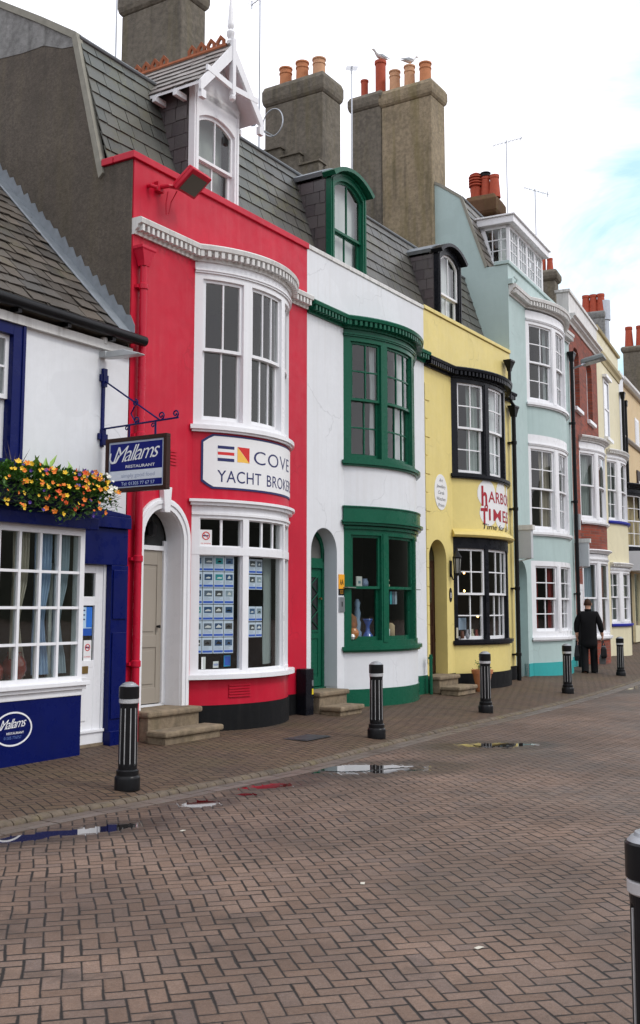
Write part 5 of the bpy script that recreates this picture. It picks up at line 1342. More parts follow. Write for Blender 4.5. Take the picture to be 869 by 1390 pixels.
# plaques beside the green door
r = at('rating_plaque', FW, 'orange and black plaque beside the green shop window', 'sign')
MB().slab(FLAT, .895, 1.055, .0, .012, 1.87, 2.09).build('orange_plate', M_ORANGE, r); MB().slab(FLAT, .895, 1.055, .0, .011, 1.775, 1.868).build('black_plate', M_IRON, r)
text('AA', FLAT, .92, .0135, 1.93, .11, .09, M_IRON, r, bold=.02); text('GUEST', FLAT, .925, .0125, 1.83, .10, .02, M_ORANGE, r); text('HOUSE', FLAT, .925, .0125, 1.795, .10, .02, M_ORANGE, r)
settle(r)
r = at('intercom', FW, 'grey metal entry panel marked 1 below the orange plaque', 'intercom')
MB().slab(FLAT, .895, 1.055, .0, .02, 1.52, 1.745).build('plate', M_METAL, r, bevel=.004); text('1', FLAT, .955, .0225, 1.60, .03, .08, M_IRON, r); settle(r)
# yellow house fittings
r = at('wall_lantern', FY, 'black wall lantern between the arch and window of the yellow house', 'lantern')
mb = MB(); cx1, cy1 = 1.0, -.14
mb.lathe([(.03, 0), (.06, .03), (.06, .05)], (cx1, cy1, 2.17), 6); mb.lathe([(.085, 0), (.09, .02), (.04, .1), (.015, .15), (.01, .2)], (cx1, cy1, 2.49), 6)
for k in range(6): a = PI / 3 * k; mb.tube([(cx1 + .055 * math.cos(a), cy1 + .055 * math.sin(a), 2.21), (cx1 + .08 * math.cos(a), cy1 + .08 * math.sin(a), 2.50)], .008, 5)
mb.tube([(cx1, 0, 2.25), (cx1, -.05, 2.10), (cx1, -.14, 2.16)], .014, 6); mb.box(cx1 - .04, cx1 + .04, -.015, 0, 2.15, 2.45)
mb.build('lantern_frame', M_IRON, r); MB().lathe([(.048, 0), (.07, .27)], (cx1, cy1, 2.215), 6).build('glass', simple('lantern glass', (.3, .3, .28), .2), r); settle(r)
r = at('number_plaque', FY, 'oval black house number 8 beside the yellow arched doorway', 'plaque')
MB().prism([(.98 + .055 * math.cos(2 * PI * k / 20), 1.82 + .13 * math.sin(2 * PI * k / 20)) for k in range(20)], fxz, .0, .012).build('plate', M_IRON, r); text('8', FLAT, .955, .014, 1.77, .05, .10, M_LBL, r); settle(r)
r = at('oval_sign', FY, 'white oval listing Art Jewellery Cards Watches Prints on the yellow wall', 'sign')
cx2, cz2 = .63, 3.69
MB().prism([(cx2 + .27 * math.cos(2 * PI * k / 32), cz2 + .33 * math.sin(2 * PI * k / 32)) for k in range(32)], fxz, .0, .008).build('oval', M_SIGNW, r)
for k, (t_x, w_x) in enumerate((('Art', .16), ('Jewellery', .38), ('Cards', .26), ('Watches', .36), ('Prints', .26))): text(t_x, FLAT, cx2 - w_x / 2, .010, cz2 + .19 - k * .115, w_x, .065, simple('dark grey lettering', (.06, .06, .07), .5), r, shear=.25)
settle(r)
r = at('painted_sign', FY, 'red lettered Harbour Times sign on a white cloud above the yellow shop', 'sign')
cl = MB(); blobs = ((-13, 3.75, .29, .27), (3, 3.82, .25, .24), (19, 3.80, .25, .22), (-12, 3.38, .27, .24), (2, 3.32, .27, .22), (19, 3.36, .27, .24), (-5, 3.58, .3, .22), (10, 3.58, .3, .22), (26, 3.58, .3, .22))
g_ = .0125; ta_ = AY.d(-23)
for i in range(150):
    for j in range(76):
        t, z = ta_ + i * g_, 3.09 + j * g_
        if any(((t + g_ / 2 - AY.d(d_)) / a_) ** 2 + ((z + g_ / 2 - zc_) / b_) ** 2 < 1 for d_, zc_, a_, b_ in blobs):
            cl.add([AY(t, .004, z), AY(t + g_, .004, z), AY(t + g_, .004, z + g_), AY(t, .004, z + g_)], [(0, 1, 2, 3)])
cl.build('cloud', M_SIGNW, r)
M_CRIM = simple('crimson lettering', (.36, .008, .02), .5)
text('h', AY, AY.d(-18), .008, 3.53, .17, .38, M_CRIM, r, bold=.03); text('ARBOUR', AY, AY.d(-12.2), .008, 3.60, 1.42, .22, M_CRIM, r, bold=.012, spacing=1.08)
mb = MB(); ptsc = [(AY.d(-14.5) + .055 * math.cos(a) * (1 - .04 * i), 3.50 + .055 * math.sin(a) * (1 - .04 * i)) for i, a in enumerate([PI / 2 - k * .42 for k in range(14)])]
for a, b in zip(ptsc, ptsc[1:]):
    dx, dz = b[0] - a[0], b[1] - a[1]; L_ = max(1e-4, math.hypot(dx, dz)); nx, nz = -dz / L_ * .016, dx / L_ * .016
    mb.prism([(a[0] - nx, a[1] - nz), (b[0] - nx, b[1] - nz), (b[0] + nx, b[1] + nz), (a[0] + nx, a[1] + nz)], lambda x, y, d: AY(x, d, y), .008, .011)
mb.build('curl', M_CRIM, r)
text('T', AY, AY.d(-18.8), .009, 3.19, .21, .29, M_CRIM, r, bold=.03); text('IMES', AY, AY.d(-12.0), .009, 3.25, 1.05, .235, M_CRIM, r, bold=.008, spacing=1.12)
text('Time for all', AY, AY.d(-17.5), .009, 3.075, 1.15, .11, M_IRON, r, shear=.2)
settle(r)
free(MB().slab(AY, AY.d(-36.2), AY.d(-35.2), .002, .02, 1.03, 1.22).build('door_bell', simple('cream bell push', (.5, .48, .4), .4)), FY, 'small pale bell plate low on the black frame of the yellow shop', 'bell')
# boxes on the mint house
for F_, x_, lab in ((FM, .12, 'white projecting sign box beside the black pipe on the mint house'), (FB, .02, 'pale projecting sign box beside the brick house with the white parapet')):
    r = at('projecting_sign', F_, lab, 'sign', 'projecting sign boxes')
    MB().box(x_, x_ + .14, -.34, -.04, 2.62, 3.22).build('box', simple('pale sign box', (.5, .52, .54), .5), r, bevel=.01)
    MB().box(x_ - .02, x_ + .16, -.38, 0, 3.22, 3.32).tube([(x_ + .07, -.3, 2.62), (x_ + .07, 0, 2.56)], .012, 6).build('bracket', M_OFFWHITE, r); settle(r)
r = at('floodlight', FB, 'grey floodlight reaching out over the brick house', 'lamp')
flood(r, (.35, -.55, 7.92), rad(-12), 0, simple('grey lamp metal', (.22, .24, .24), .4, .3), .22, .30); MB().tube([(.12, 0, 7.7), (.12, -.28, 7.78), (.3, -.45, 7.95)], .03, 8).build('bracket', M_METAL, r); settle(r)
free(MB().box(.02, .16, -.14, -.0, 3.0 + .55, 3.95).build('meter_box', simple('grey plastic box', (.4, .42, .43), .5)), FB, 'grey electricity box between mint and brick houses', 'box')
free(MB().slab(FLAT, .20, .34, .0, .03, 2.3, 2.62).build('orange_plaque', M_ORANGE), FB, 'orange plaque by the door of the brick house', 'plaque')

# meter cabinet
r = at('meter_cabinet', FR_, 'tall slim black cabinet standing against the red wall', 'cabinet')
MB().box(3.42, 3.62, -.18, -.015, .04, .72).build('cabinet', M_BLACK, r, bevel=.006); MB().box(3.62, 3.65, -.15, -.03, .1, .70).build('side_cover', M_BLACK, r); MB().box(3.57, 3.605, -.185, -.1805, .48, .56).build('lock_plate', M_METAL, r); MB().box(3.57, 3.605, -.185, -.1805, .36, .44).build('warning_label', simple('yellow label', (.8, .6, .02), .5), r); settle(r)
steps(FR_, 'doorstep', 'two rounded stone steps at the white arched door of the red house', [(.0, .99, -.23, .26, .04, .40), (-.05, 1.02, .26, .56, .03, .20)])

# yacht cards in the broker window
r_ = random.Random(5)
PH = [simple('photo teal', (.03, .32, .36), .4, var=.6), simple('photo grey', (.12, .16, .22), .4, var=.6), simple('photo pale', (.3, .38, .45), .4, var=.6), simple('photo deep sea', (.02, .08, .2), .4, var=.6), simple('photo blue', (.05, .12, .25), .4, var=.5), simple('photo slate', (.07, .08, .09), .4, var=.5)]
M_CARD = simple('card paper', (.68, .76, .9), .5); M_CBAR = simple('card blue bar', (.03, .12, .62), .5)
ordn = ['top', 'second', 'third', 'fourth', 'fifth', 'bottom']; coln = ['leftmost', 'second', 'third', 'rightmost']
def card(x, o, z, w, h, label, F):
    r = at('listing_card', F, label, 'card', 'yacht listing cards in the broker window')
    MB().slab(AR, x, x + w, o, o + .003, z, z + h).build('sheet', M_CARD, r)
    ph = MB().slab(AR, x + w * .14, x + w * .88, o + .0035, o + .005, z + h * .48, z + h * .86).build('photo', r_.choice(PH), r)
    a_ = r_.uniform(.2, .35); b_ = r_.uniform(.6, .82)   # little white boat in the picture
    MB().prism([(x + w * a_, z + h * .58), (x + w * b_, z + h * .58), (x + w * (b_ + .04), z + h * .66), (x + w * .5, z + h * r_.uniform(.68, .8)), (x + w * (a_ + .03), z + h * .64)], lambda p, q, d: AR(p, d, q), o + .0055, o + .006).build('boat_picture', M_SIGNW if r_.random() < .6 else M_DARK, ph)
    for k in range(3): MB().slab(AR, x + w * .12, x + w * r_.uniform(.5, .88), o + .0035, o + .004, z + h * (.26 + .07 * k), z + h * (.28 + .07 * k)).build('text_line', M_GREY, r)
    MB().slab(AR, x + w * .05, x + w * .95, o + .0035, o + .005, z + h * .06, z + h * .19).build('blue_bar', M_CBAR, r)
    return settle(r)
for i in range(6):
    for j in range(4):
        card(AR.d(-41.5) + j * .155, -.10, 2.035 - i * .205, .147, .197, f'boat listing card, {coln[j]} in the {ordn[i]} row of the left broker window', FR_)
for i in range(6):
    if i in (2, 5): continue
    for j in range(3):
        card(AR.d(-14.5) + j * .155, -.13, 2.02 - i * .205, .147, .19, f'boat listing card, {["left", "middle", "right"][j]} in the {ordn[i]} row of the right broker window', FR_)
free(MB().box(1.87, 2.07, -.130, -.127, .86, 1.15).build('notice', M_SIGNW), FR_, 'plain white typed notice low in the right broker window', 'notice')
r = at('window_sticker', FR_, 'bright blue sticker at the foot of the left broker window', 'sticker')
MB().box(1.53, 1.67, -.160, -.157, .84, .98).build('sheet', simple('cyan sticker', (.02, .35, .7), .4), r); MB().box(1.545, 1.655, -.162, -.1605, .855, .965).build('panel', M_CBAR, r); settle(r)
free(MB().box(1.19, 1.27, -.07, -.067, .82, .97).build('badge_card', M_SIGNW), FR_, 'small white badge card in the lower left corner of the broker window', 'card')
r = at('brand_card', FR_, 'small white and blue lozenge card beside the bright blue sticker', 'card')
MB().box(1.36, 1.47, -.12, -.117, .83, .91).build('sheet', M_SIGNW, r); text('BERLIN' if False else 'MARIN', FLAT, 1.37, .1215, .855, .09, .03, M_CBAR, r); settle(r)
# ornaments in the green window
M_DELFT = simple('blue glazed china', (.03, .10, .42), .2, coat=.6, var=.4); M_CHINA = simple('white china', (.62, .62, .6), .25, coat=.6)
def vase(F, x, y, z, prof, mat, label, cat='vase', name='vase'):
    return free(MB().lathe(prof, (x, y, z), 18).build(name, mat, smooth=50), F, label, cat)
vase(FW, 1.62, -.10, 1.10, [(.09, 0), (.10, .02), (.035, .12), (.03, .2), (.08, .30), (.075, .31)], M_DELFT, 'blue flared vase at the foot of the left green window')
vase(FW, 1.50, .02, 1.10, [(.06, 0), (.07, .1), (.045, .14), (.06, .25), (.04, .3), (.055, .4), (.035, .48), (.05, .56), (.02, .62)], simple('grey blue china', (.2, .28, .4), .3), 'tall stacked grey blue ornament in the left green window', 'ornament', 'ornament')
vase(FW, 1.30, -.02, 1.10, [(.05, 0), (.09, .06), (.09, .12), (.05, .17)], simple('amber glass', (.35, .14, .04), .2), 'amber bowl in the lower left green window', 'bowl', 'bowl')
vase(FW, 1.34, .06, 1.10, [(.05, 0), (.07, .06), (.12, .22), (.10, .34), (.02, .4)], simple('dried flowers', (.22, .09, .04), .9, var=.5), 'bunch of russet dried flowers in the left green window', 'flowers', 'dried_flowers')
vase(FW, 1.22, -.05, 1.10, [(.03, 0), (.05, .04), (.03, .08)], M_CHINA, 'small white cup in the corner of the left green window', 'cup', 'cup')
free(MB().box(1.02, 3.48, -.10, .1, 1.885, 1.90).build('display_shelf', simple('glass shelf', (.2, .22, .2), .2)), FW, 'thin glass shelf across the green shop window', 'shelf')
r = at('picture', FW, 'small square framed picture on the glass shelf of the green window', 'picture'); MB().box(1.33, 1.50, -.07, -.055, 1.905, 2.07).build('mount', M_CHINA, r); MB().box(1.38, 1.45, -.073, -.0705, 1.96, 2.0).build('image', simple('sea picture', (.12, .22, .25), .5), r); settle(r)
vase(FW, 1.61, -.05, 1.90, [(.03, 0), (.06, .03), (.065, .08), (.045, .13), (.05, .14)], simple('blue grey jar', (.22, .28, .42), .3), 'blue grey jar on the shelf beside the small picture', 'jar', 'jar')
vase(FW, 2.04, -.12, 1.90, [(.03, 0), (.05, .03), (.05, .06), (.025, .09)], M_CHINA, 'white pot on the shelf in the middle green window', 'pot', 'pot')
vase(FW, 2.20, -.12, 1.90, [(.05, 0), (.06, .05), (.03, .08), (.055, .12), (.03, .2)], simple('cream shade', (.6, .55, .4), .6), 'little cream table lamp on the shelf in the middle green window', 'lamp', 'table_lamp')
for k in range(3): free(MB().box(1.99 + k * .085, 2.06 + k * .085, -.30, -.297, 1.64, 1.84).build('postcard', PH[k]), FW, f'{["left", "middle", "right"][k]} of three postcards hanging in the green shop window', 'postcard', 'postcards in the green window')
vase(FW, 2.10, -.15, 1.10, [(.05, 0), (.08, .05), (.08, .14), (.06, .16)], M_CHINA, 'white tureen at the foot of the middle green window', 'tureen', 'tureen')
vase(FW, 2.28, -.15, 1.10, [(.05, 0), (.07, .04), (.07, .2), (.03, .24)], simple('tan teddy', (.4, .3, .18), .8), 'tan ornament beside the white tureen', 'ornament', 'ornament')
# curtains upstairs
arcl = lambda A, a, b, o: (lambda u: tuple(A(A.d(a + (b - a) * u), o, 0))[:2])
curtain('pale grey vertical blind at the right of the broker window', FR_, arcl(AR, 8, 19, -.20), .84, 2.24, simple('grey vertical blind', (.30, .34, .34), .8), nf=5, amp=.012)
curtain('white curtain edge in the left upper green window', FW, arcl(AW, -20.5, -17.6, -.16), 3.95, 5.78, M_CURT, nf=2)
curtain('white curtain in the middle upper green window', FW, arcl(AW, 1, 13, -.16), 3.95, 5.78, M_CURT, nf=3)
curtain('pale curtain in the left upper black framed window', FY, arcl(AY, -24, -15, -.16), 4.13, 5.84, simple('grey green curtain', (.3, .34, .32), .9), nf=3)
curtain('white curtain in the middle upper black framed window', FY, arcl(AY, -9, 10, -.16), 4.13, 5.84, M_CURT, nf=6)
curtain('dark red curtain at the left of the mint ground floor window', FM, arcl(AM, -30, -26, -.16), 1.1, 2.5, M_CURTR, nf=2)
curtain('dark red curtain beside the middle mullion of the mint ground floor window', FM, arcl(AM, -17, -12, -.16), 1.1, 2.5, M_CURTR, nf=2)
curtain('beige curtain in the mint middle floor window', FM, arcl(AM, -22, -13, -.16), 3.36, 5.1, simple('beige lined curtain', (.3, .26, .21), .9), nf=3)
curtain('white curtain in the mint middle floor window, left edge', FM, arcl(AM, -31, -29, -.16), 3.36, 5.1, M_CURT, nf=1)
curtain('grey curtain in the mint top floor window', FM, arcl(AM, -16, -13, -.16), 6.26, 7.95, simple('grey lined curtain', (.28, .3, .3), .9), nf=1)
curtain('pale net curtain in the brick house bow', FB, arcl(AB, -34, -20, -.2), 3.96, 5.6, simple('grey net', (.35, .38, .37), .9), nf=6)
curtain('pale blue net curtain in the brick house ground floor', FB, arcl(AB, -34, -20, -.2), .96, 2.7, simple('blue net', (.34, .40, .46), .9), nf=6)
curtain('white net curtain in the cream house bow', FC, arcl(AC, -31, -13, -.2), 4.3, 6.0, simple('grey net', (.35, .38, .37), .9), nf=6)
curtain('white net curtain in the cream house ground floor', FC, arcl(AC, -31, -13, -.2), 1.2, 2.6, simple('grey net', (.35, .38, .37), .9), nf=6)
# lit bulbs and wares of the yellow shop
M_BULB = simple('warm bulb', (1, .55, .2), .4, emit=6)
for k, (dx, z) in enumerate(((1.55, 2.22), (1.55, 1.88), (2.15, 1.4))): vase(FY, dx + .05, .0, z, [(.008, 0), (.022, .02), (.015, .04), (.004, .05)], M_BULB, ['upper small glowing bulb in the yellow shop window', 'lower small glowing bulb in the yellow shop window', 'small glowing bulb low in the middle of the yellow shop window'][k], 'light bulb', 'light_bulb')
ww = random.Random(9); wares = [simple('ware brown', (.12, .05, .03), .5), simple('ware red', (.3, .04, .03), .5), simple('ware grey', (.25, .26, .28), .5), simple('ware cream', (.5, .45, .36), .5)]
wl_ = ['brown jar low in the left pane of the yellow shop', 'grey tin next to the brown jar in the yellow shop', 'cream figurine in the left pane of the yellow shop', 'red box shaped ware in the middle of the yellow shop', 'grey pot at the right of the yellow shop window', 'cream pot furthest right in the yellow shop window']
for k in range(6):
    a = ww.uniform(.03, .055); vase(FY, 1.30 + k * .17, -.08 - .02 * k, 1.02, [(a * .7, 0), (a, .04), (a * ww.uniform(.5, 1), .1), (a * .6, ww.uniform(.13, .2))], wares[(0, 2, 3, 1, 2, 3)[k]], wl_[k], 'ornament', 'ornament')
free(MB().box(1.30, 1.62, -.02, 0, 1.18, 1.40).build('picture', simple('blue print', (.25, .32, .42), .4)), FY, 'pale blue picture standing low in the yellow shop window', 'picture')
free(MB().box(1.30, 1.45, .1, .12, 1.62, 1.78).build('picture', simple('cream print', (.4, .4, .3), .4)), FY, 'small pale picture on the wall inside the yellow shop', 'picture')

# plant pot
r = at('plant_pot', FY, 'tapered terracotta pot in front of the black plinth of the yellow house', 'pot')
MB().lathe([(.11, 0), (.17, .33), (.19, .33), (.20, .40), (.17, .40), (.15, .34), (.05, .34)], (1.22, -.50, .07), 20).build('pot', M_TERRA, r, smooth=40); settle(r)
r = thing('potted_plant', 'small rounded dark green shrub growing in the terracotta pot', 'plant', FY.w(1.22, .50, .42), FY.rz); mb = MB(); rr = random.Random(2)
for k in range(220):
    v = Vector((rr.gauss(0, .05), rr.gauss(0, .05), abs(rr.gauss(.08, .07)))); leaf(mb, v, Vector((rr.uniform(-1, 1), rr.uniform(-1, 1), rr.uniform(0, 1))), .05, .014, rr)
mb.build('foliage', L1, r); MB().tube([(0, 0, 0), (0, 0, .12)], .01, 5).build('stem', M_WOOD, r)

# ================================================================== aerials, dish, gulls
def aerial(F, x, y, z0, z1, boom, label, name='tv_aerial', rz=0, tilt=0, els=6):
    r = at(name, F, label, 'aerial', 'television aerials'); MB().tube([(x, y, z0), (x, y, z1)], .016, 6).build('mast', M_METAL, r)
    if boom:
        b = MB(); d = Vector((math.cos(rz), math.sin(rz), tilt)).normalized(); n = Vector((-math.sin(rz), math.cos(rz), 0)); c = Vector((x, y, z1 - .05))
        b.tube([c - d * boom * .45, c + d * boom * .55], .009, 5)
        for k in range(els): p = c + d * boom * (-.4 + .9 * k / (els - 1)); b.tube([p - n * .13, p + n * .13], .005, 4)
        b.tube([c + d * boom * .5 + Vector((0, 0, -.08)), c + d * boom * .5 + Vector((0, 0, .08))], .012, 4)
        b.build('array', M_METAL, r)
    return settle(r)
aerial(FR_, 3.3, 3.62, 9.8, 13.4, 0, 'plain thin mast beside the leftmost chimney stack')
aerial(FR_, 5.6, 2.25, 9.3, 12.75, .55, 'tall lattice mast behind the gabled dormer, cut off by the top of the photo', rz=1.2)
aerial(FY, 2.38, 2.87, 9.8, 13.55, .45, 'small aerial between the two big chimney stacks', rz=.6, tilt=.3)
aerial(FM, 3.5, 1.07, 10.2, 13.45, .85, 'tall aerial with a long slanting array over the mint house', rz=-.9, tilt=.35, els=8)
aerial(FM, 5.5, .92, 9.8, 12.85, .7, 'aerial with a downward array beyond the mint dormer', rz=-1.1, tilt=-.3)
r = at('satellite_dish', FR_, 'grey satellite dish on the mast behind the gabled dormer', 'satellite dish')
mb = MB(); 
for ring in range(1): 
    rows = [[Vector((5.3 + .26 * rr_ * math.cos(a) , 2.2 + .1 * rr_ * rr_ + .26 * rr_ * math.sin(a) * .3, 10.38 + .26 * rr_ * math.sin(a))) for a in [2 * PI * k / 20 for k in range(21)]] for rr_ in (.05, .4, .7, 1)]
    mb.sheet(rows)
mb.build('dish', simple('dish grey', (.2, .24, .28), .5), r); MB().tube([(5.6, 2.25, 10.25), (5.3, 2.3, 10.38)], .02, 6).tube([(5.3, 2.2, 10.1), (5.15, 1.9, 10.2)], .012, 5).build('arm', M_METAL, r); settle(r)
r = at('loop_aerial', FR_, 'thin round hoop aerial on the mast beside the chimney', 'aerial')
MB().tube([(5.82 + .0 * k, 2.1 + .22 * math.cos(2 * PI * k / 24), 10.35 + .26 * math.sin(2 * PI * k / 24)) for k in range(25)], .012, 5).tube([(5.6, 2.25, 10.2), (5.82, 2.1, 10.1)], .01, 5).build('hoop', M_METAL, r); settle(r)
def gull(F, x, y, z, rz, label):
    r = thing('gull', label, 'gull', F.w(x, -y, z), F.rz + rz, 'gulls on the chimney pots')
    mb = MB(); rings = []
    for (px, pz, ra, rb) in ((-.20, .10, .01, .01), (-.12, .11, .035, .03), (-.03, .12, .06, .055), (.06, .14, .06, .06), (.12, .18, .04, .042), (.15, .23, .032, .034), (.175, .26, .034, .034), (.205, .265, .026, .024), (.225, .26, .01, .01)):
        rings.append([(px, ra * math.cos(a), pz + rb * math.sin(a)) for a in [2 * PI * k / 12 for k in range(12)]])
    mb.sweep(rings); b = mb.build('gull_body', simple('gull white', (.75, .75, .75), .7), r, smooth=60)
    w = MB()
    for n in (-1, 1): w.hexa([(-.26, n * .03, .11), (-.05, n * .062, .10), (.08, n * .06, .15), (-.03, n * .05, .18)], [(-.26, n * .035, .115), (-.05, n * .068, .10), (.08, n * .066, .15), (-.03, n * .056, .18)])
    w.build('wings', simple('gull grey', (.3, .32, .34), .7), r)
    bk = MB().lathe([(.009, 0), (.002, .045)], (0, 0, 0), 6).build('beak', M_ORANGE, r); bk.location = (.22, 0, .26); bk.rotation_euler = (0, PI / 2, 0)
    MB().tube([(.0, .025, 0), (.01, .025, .09)], .006, 5).tube([(.0, -.025, 0), (.01, -.025, .09)], .006, 5).build('legs', M_ORANGE, r); return r
gull(FY, 4.14, 3.10, 14.52, 2.6, 'gull standing on the tall red chimney pot'); gull(FY, 4.14, 2.33, 14.20, -.6, 'gull sitting on the pale chimney pot right of the other gull')

# ================================================================== bollards
def bollard(loc, label):
    r = thing('bollard', label, 'bollard', loc, .1, 'black bollards along the kerb'); 
    mb = MB().lathe([(.112, 0), (.112, .10), (.108, .115), (.098, .125), (.098, .165), (.088, .175)], (0, 0, 0), 28); mb.build('base', M_BOLL, r, smooth=35)
    n = 40; rings = []
    for z, ra in ((.175, .083), (.21, .083), (.225, .083), (.70, .079), (.715, .079), (.74, .081)):
        rings.append([((ra - (.008 if (k % 4 == 0 and .22 < z < .705) else 0)) * math.cos(2 * PI * k / n), (ra - (.008 if (k % 4 == 0 and .22 < z < .705) else 0)) * math.sin(2 * PI * k / n), z) for k in range(n)])
    MB().sweep(rings).build('shaft', M_BOLL, r)
    st = MB()
    for k in range(0, n, 4):
        a = 2 * PI * k / n; w = .0042
        c, s_ = math.cos(a), math.sin(a)
        st.hexa([((.0825) * c + w * s_, .0825 * s_ - w * c, .225), (.0825 * c - w * s_, .0825 * s_ + w * c, .225), (.0790 * c - w * s_, .0790 * s_ + w * c, .70), (.0790 * c + w * s_, .0790 * s_ - w * c, .70)],
                [((.07) * c + w * s_, .07 * s_ - w * c, .225), (.07 * c - w * s_, .07 * s_ + w * c, .225), (.07 * c - w * s_, .07 * s_ + w * c, .70), (.07 * c + w * s_, .07 * s_ - w * c, .70)])
    st.build('white_flutes', simple('flute white', (.33, .33, .33), .6, var=.4), r)
    MB().lathe([(.081, .74), (.086, .745), (.086, .775), (.081, .78)], (0, 0, 0), 28).build('reflector_band', M_SILVER, r)
    MB().lathe([(.083, .78), (.089, .785), (.089, .882), (.082, .888)], (0, 0, 0), 28).build('cap', M_BOLL, r, smooth=35)
    MB().lathe([(.082, .888), (.070, .90), (.062, .902), (.058, .912), (.045, .915), (.035, .922), (.01, .925)], (0, 0, 0), 28).build('cap_top', simple('worn bare metal', (.32, .33, .35), .45, .5, var=.3), r, smooth=35)
    return r
b0 = bollard((-1.68, 9.56, 0), 'black bollard nearest the restaurant, in front of the red drainpipe')
for (x, y, z, lab) in ((.69, 13.31, 0, 'black bollard in front of the green plinth of the white house'), (2.51, 16.47, 0, 'black bollard in front of the yellow house'), (4.60, 20.15, 0, 'black bollard standing before the mint house, left of the walking man'), (6.98, 25.14, 0, 'furthest black bollard, right of the walking man'), (.982, 3.23, .0, 'large near bollard cut off by the lower right edge of the photo')):
    copy_thing(b0, (x, y, z), lab)

# ================================================================== ground
KERB = [(-9.5, -6.0), (-7.0, .5), (-5.0, 4.2), (-3.4, 6.6), (-2.35, 8.08), (-1.94, 8.66), (-1.46, 9.26), (-.91, 10.04), (-.25, 10.97), (.55, 12.4), (1.6, 14.27), (2.96, 16.47), (4.95, 19.98), (7.19, 24.36), (9.9, 29.6), (12.6, 34.6), (16.5, 41.5), (23, 52)]
def catmull(P, m=24):
    out_ = []
    for i in range(len(P) - 1):
        p0 = Vector(P[max(i - 1, 0)]); p1 = Vector(P[i]); p2 = Vector(P[i + 1]); p3 = Vector(P[min(i + 2, len(P) - 1)])
        for k in range(m):
            t = k / m; out_.append(.5 * ((2 * p1) + (p2 - p0) * t + (2 * p0 - 5 * p1 + 4 * p2 - p3) * t * t + (3 * p1 - p0 - 3 * p2 + p3) * t ** 3))
    out_.append(Vector(P[-1])); return out_
KC = catmull(KERB)
# resample evenly
def resample(P, step):
    out_ = [P[0]]; acc = 0
    for a, b in zip(P, P[1:]):
        L_ = (b - a).length; 
        while acc + L_ >= step:
            a = a + (b - a) * ((step - acc) / L_); out_.append(a.copy()); L_ = (b - a).length; acc = 0
        acc += L_
    return out_
KP = resample(KC, .125)
POOLS = [(.36, 11.06, .75, .34, 8), (2.05, 12.92, .5, .26, 10), (-.46, 10.02, .30, .14, 30), (-1.0, 9.10, .22, .15, 40), (-2.05, 7.80, .34, .13, 40), (-1.62, 8.05, .38, .14, 38), (6.1, 22.4, .5, 1.1, -25), (-.65, 9.55, .10, .08, 0)]
M_ROAD = herring_mat('herringbone block road', .086, rad(-13.7), [(0, (.185, .122, .090)), (.3, (.240, .162, .122)), (.55, (.212, .150, .120)), (.8, (.262, .180, .137)), (1, (.180, .134, .116))], (.012, .008, .006), wet=.42, pools=POOLS)
M_PAVE = herring_mat('pavement blocks', .09, rad(-32), [(0, (.110, .066, .041)), (.4, (.148, .092, .058)), (.7, (.125, .078, .052)), (1, (.168, .108, .070))], (.014, .010, .007), wet=.12, moss=.35)
M_KERB = render_mat('worn kerb blocks', (.125, .095, .068), .4)
road = MB(); n = 60; ext = 260
road.add([(-ext, -ext, -.04), (ext, -ext, -.04), (ext, ext, -.04), (-ext, ext, -.04)], [(0, 1, 2, 3)])
structure(road.build('road', M_ROAD))
def n2(i):
    a = KP[max(i - 1, 0)]; b = KP[min(i + 1, len(KP) - 1)]; d = (b - a).normalized(); return Vector((-d.y, d.x))   # towards the houses
HB_ = [FR_.w(-40, -.1), FR_.w(-5.6, -.1), FR_.w(11.7, -.1), FM.w(5.0, -.1), FB.w(4.2, -.1), FC.w(5.3, -.1), FD.w(0, -.1), FD.w(16, -.1)]
HZ_ = [.05, .05, .13, .17, .2, .24, .3, .6]
def house_pt(p, nrm):
    best = None
    for i in range(len(HB_) - 1):
        a, b = HB_[i].xy, HB_[i + 1].xy; d = b - a; den = nrm.x * d.y - nrm.y * d.x
        if abs(den) < 1e-6: continue
        q = a - p; t = (q.x * d.y - q.y * d.x) / den; u = (q.x * nrm.y - q.y * nrm.x) / den
        if t > 0 and -.001 <= u <= 1.001 and (best is None or t < best[0]): best = (t, HZ_[i] + (HZ_[i + 1] - HZ_[i]) * u)
    return best or (6, .1)
kb = MB(); W0 = .11
for i in range(1, len(KP) - 2):
    a, b = KP[i], KP[i + 1]; na, nb = n2(i), n2(i + 1); d = (b - a); g = .05 if i % 1 == 0 else 0
    a2, b2 = a + d * .04, b - d * .04
    rings = []
    jz = random.uniform(-.003, .003)
    for p, nn in ((a2, na), (b2, nb)):
        rings.append([(*(p + nn * o), z + jz) for o, z in ((-.008, -.06), (-.004, -.025), (.010, -.012), (.028, -.004), (.075, -.001), (.075, -.06))])
    kb.sweep(rings)
structure(kb.build('kerb', M_KERB, smooth=50))
MBb = MB(); rows = []
for i in range(0, len(KP), 4):
    p, nn = KP[i], n2(i)
    # flat coloured strip of channel blocks beside the kerb is part of the road material
    t, hz = house_pt(p, nn); t = min(t, 9)
    rows.append([(*(p + nn * (.04 + (t - .04) * k / 8)), -.03 if k == 0 else -.002 + (hz) * ((k / 8) ** 1.2)) for k in range(9)])
structure(MBb.sheet(rows).build('pavement', M_PAVE, smooth=80))
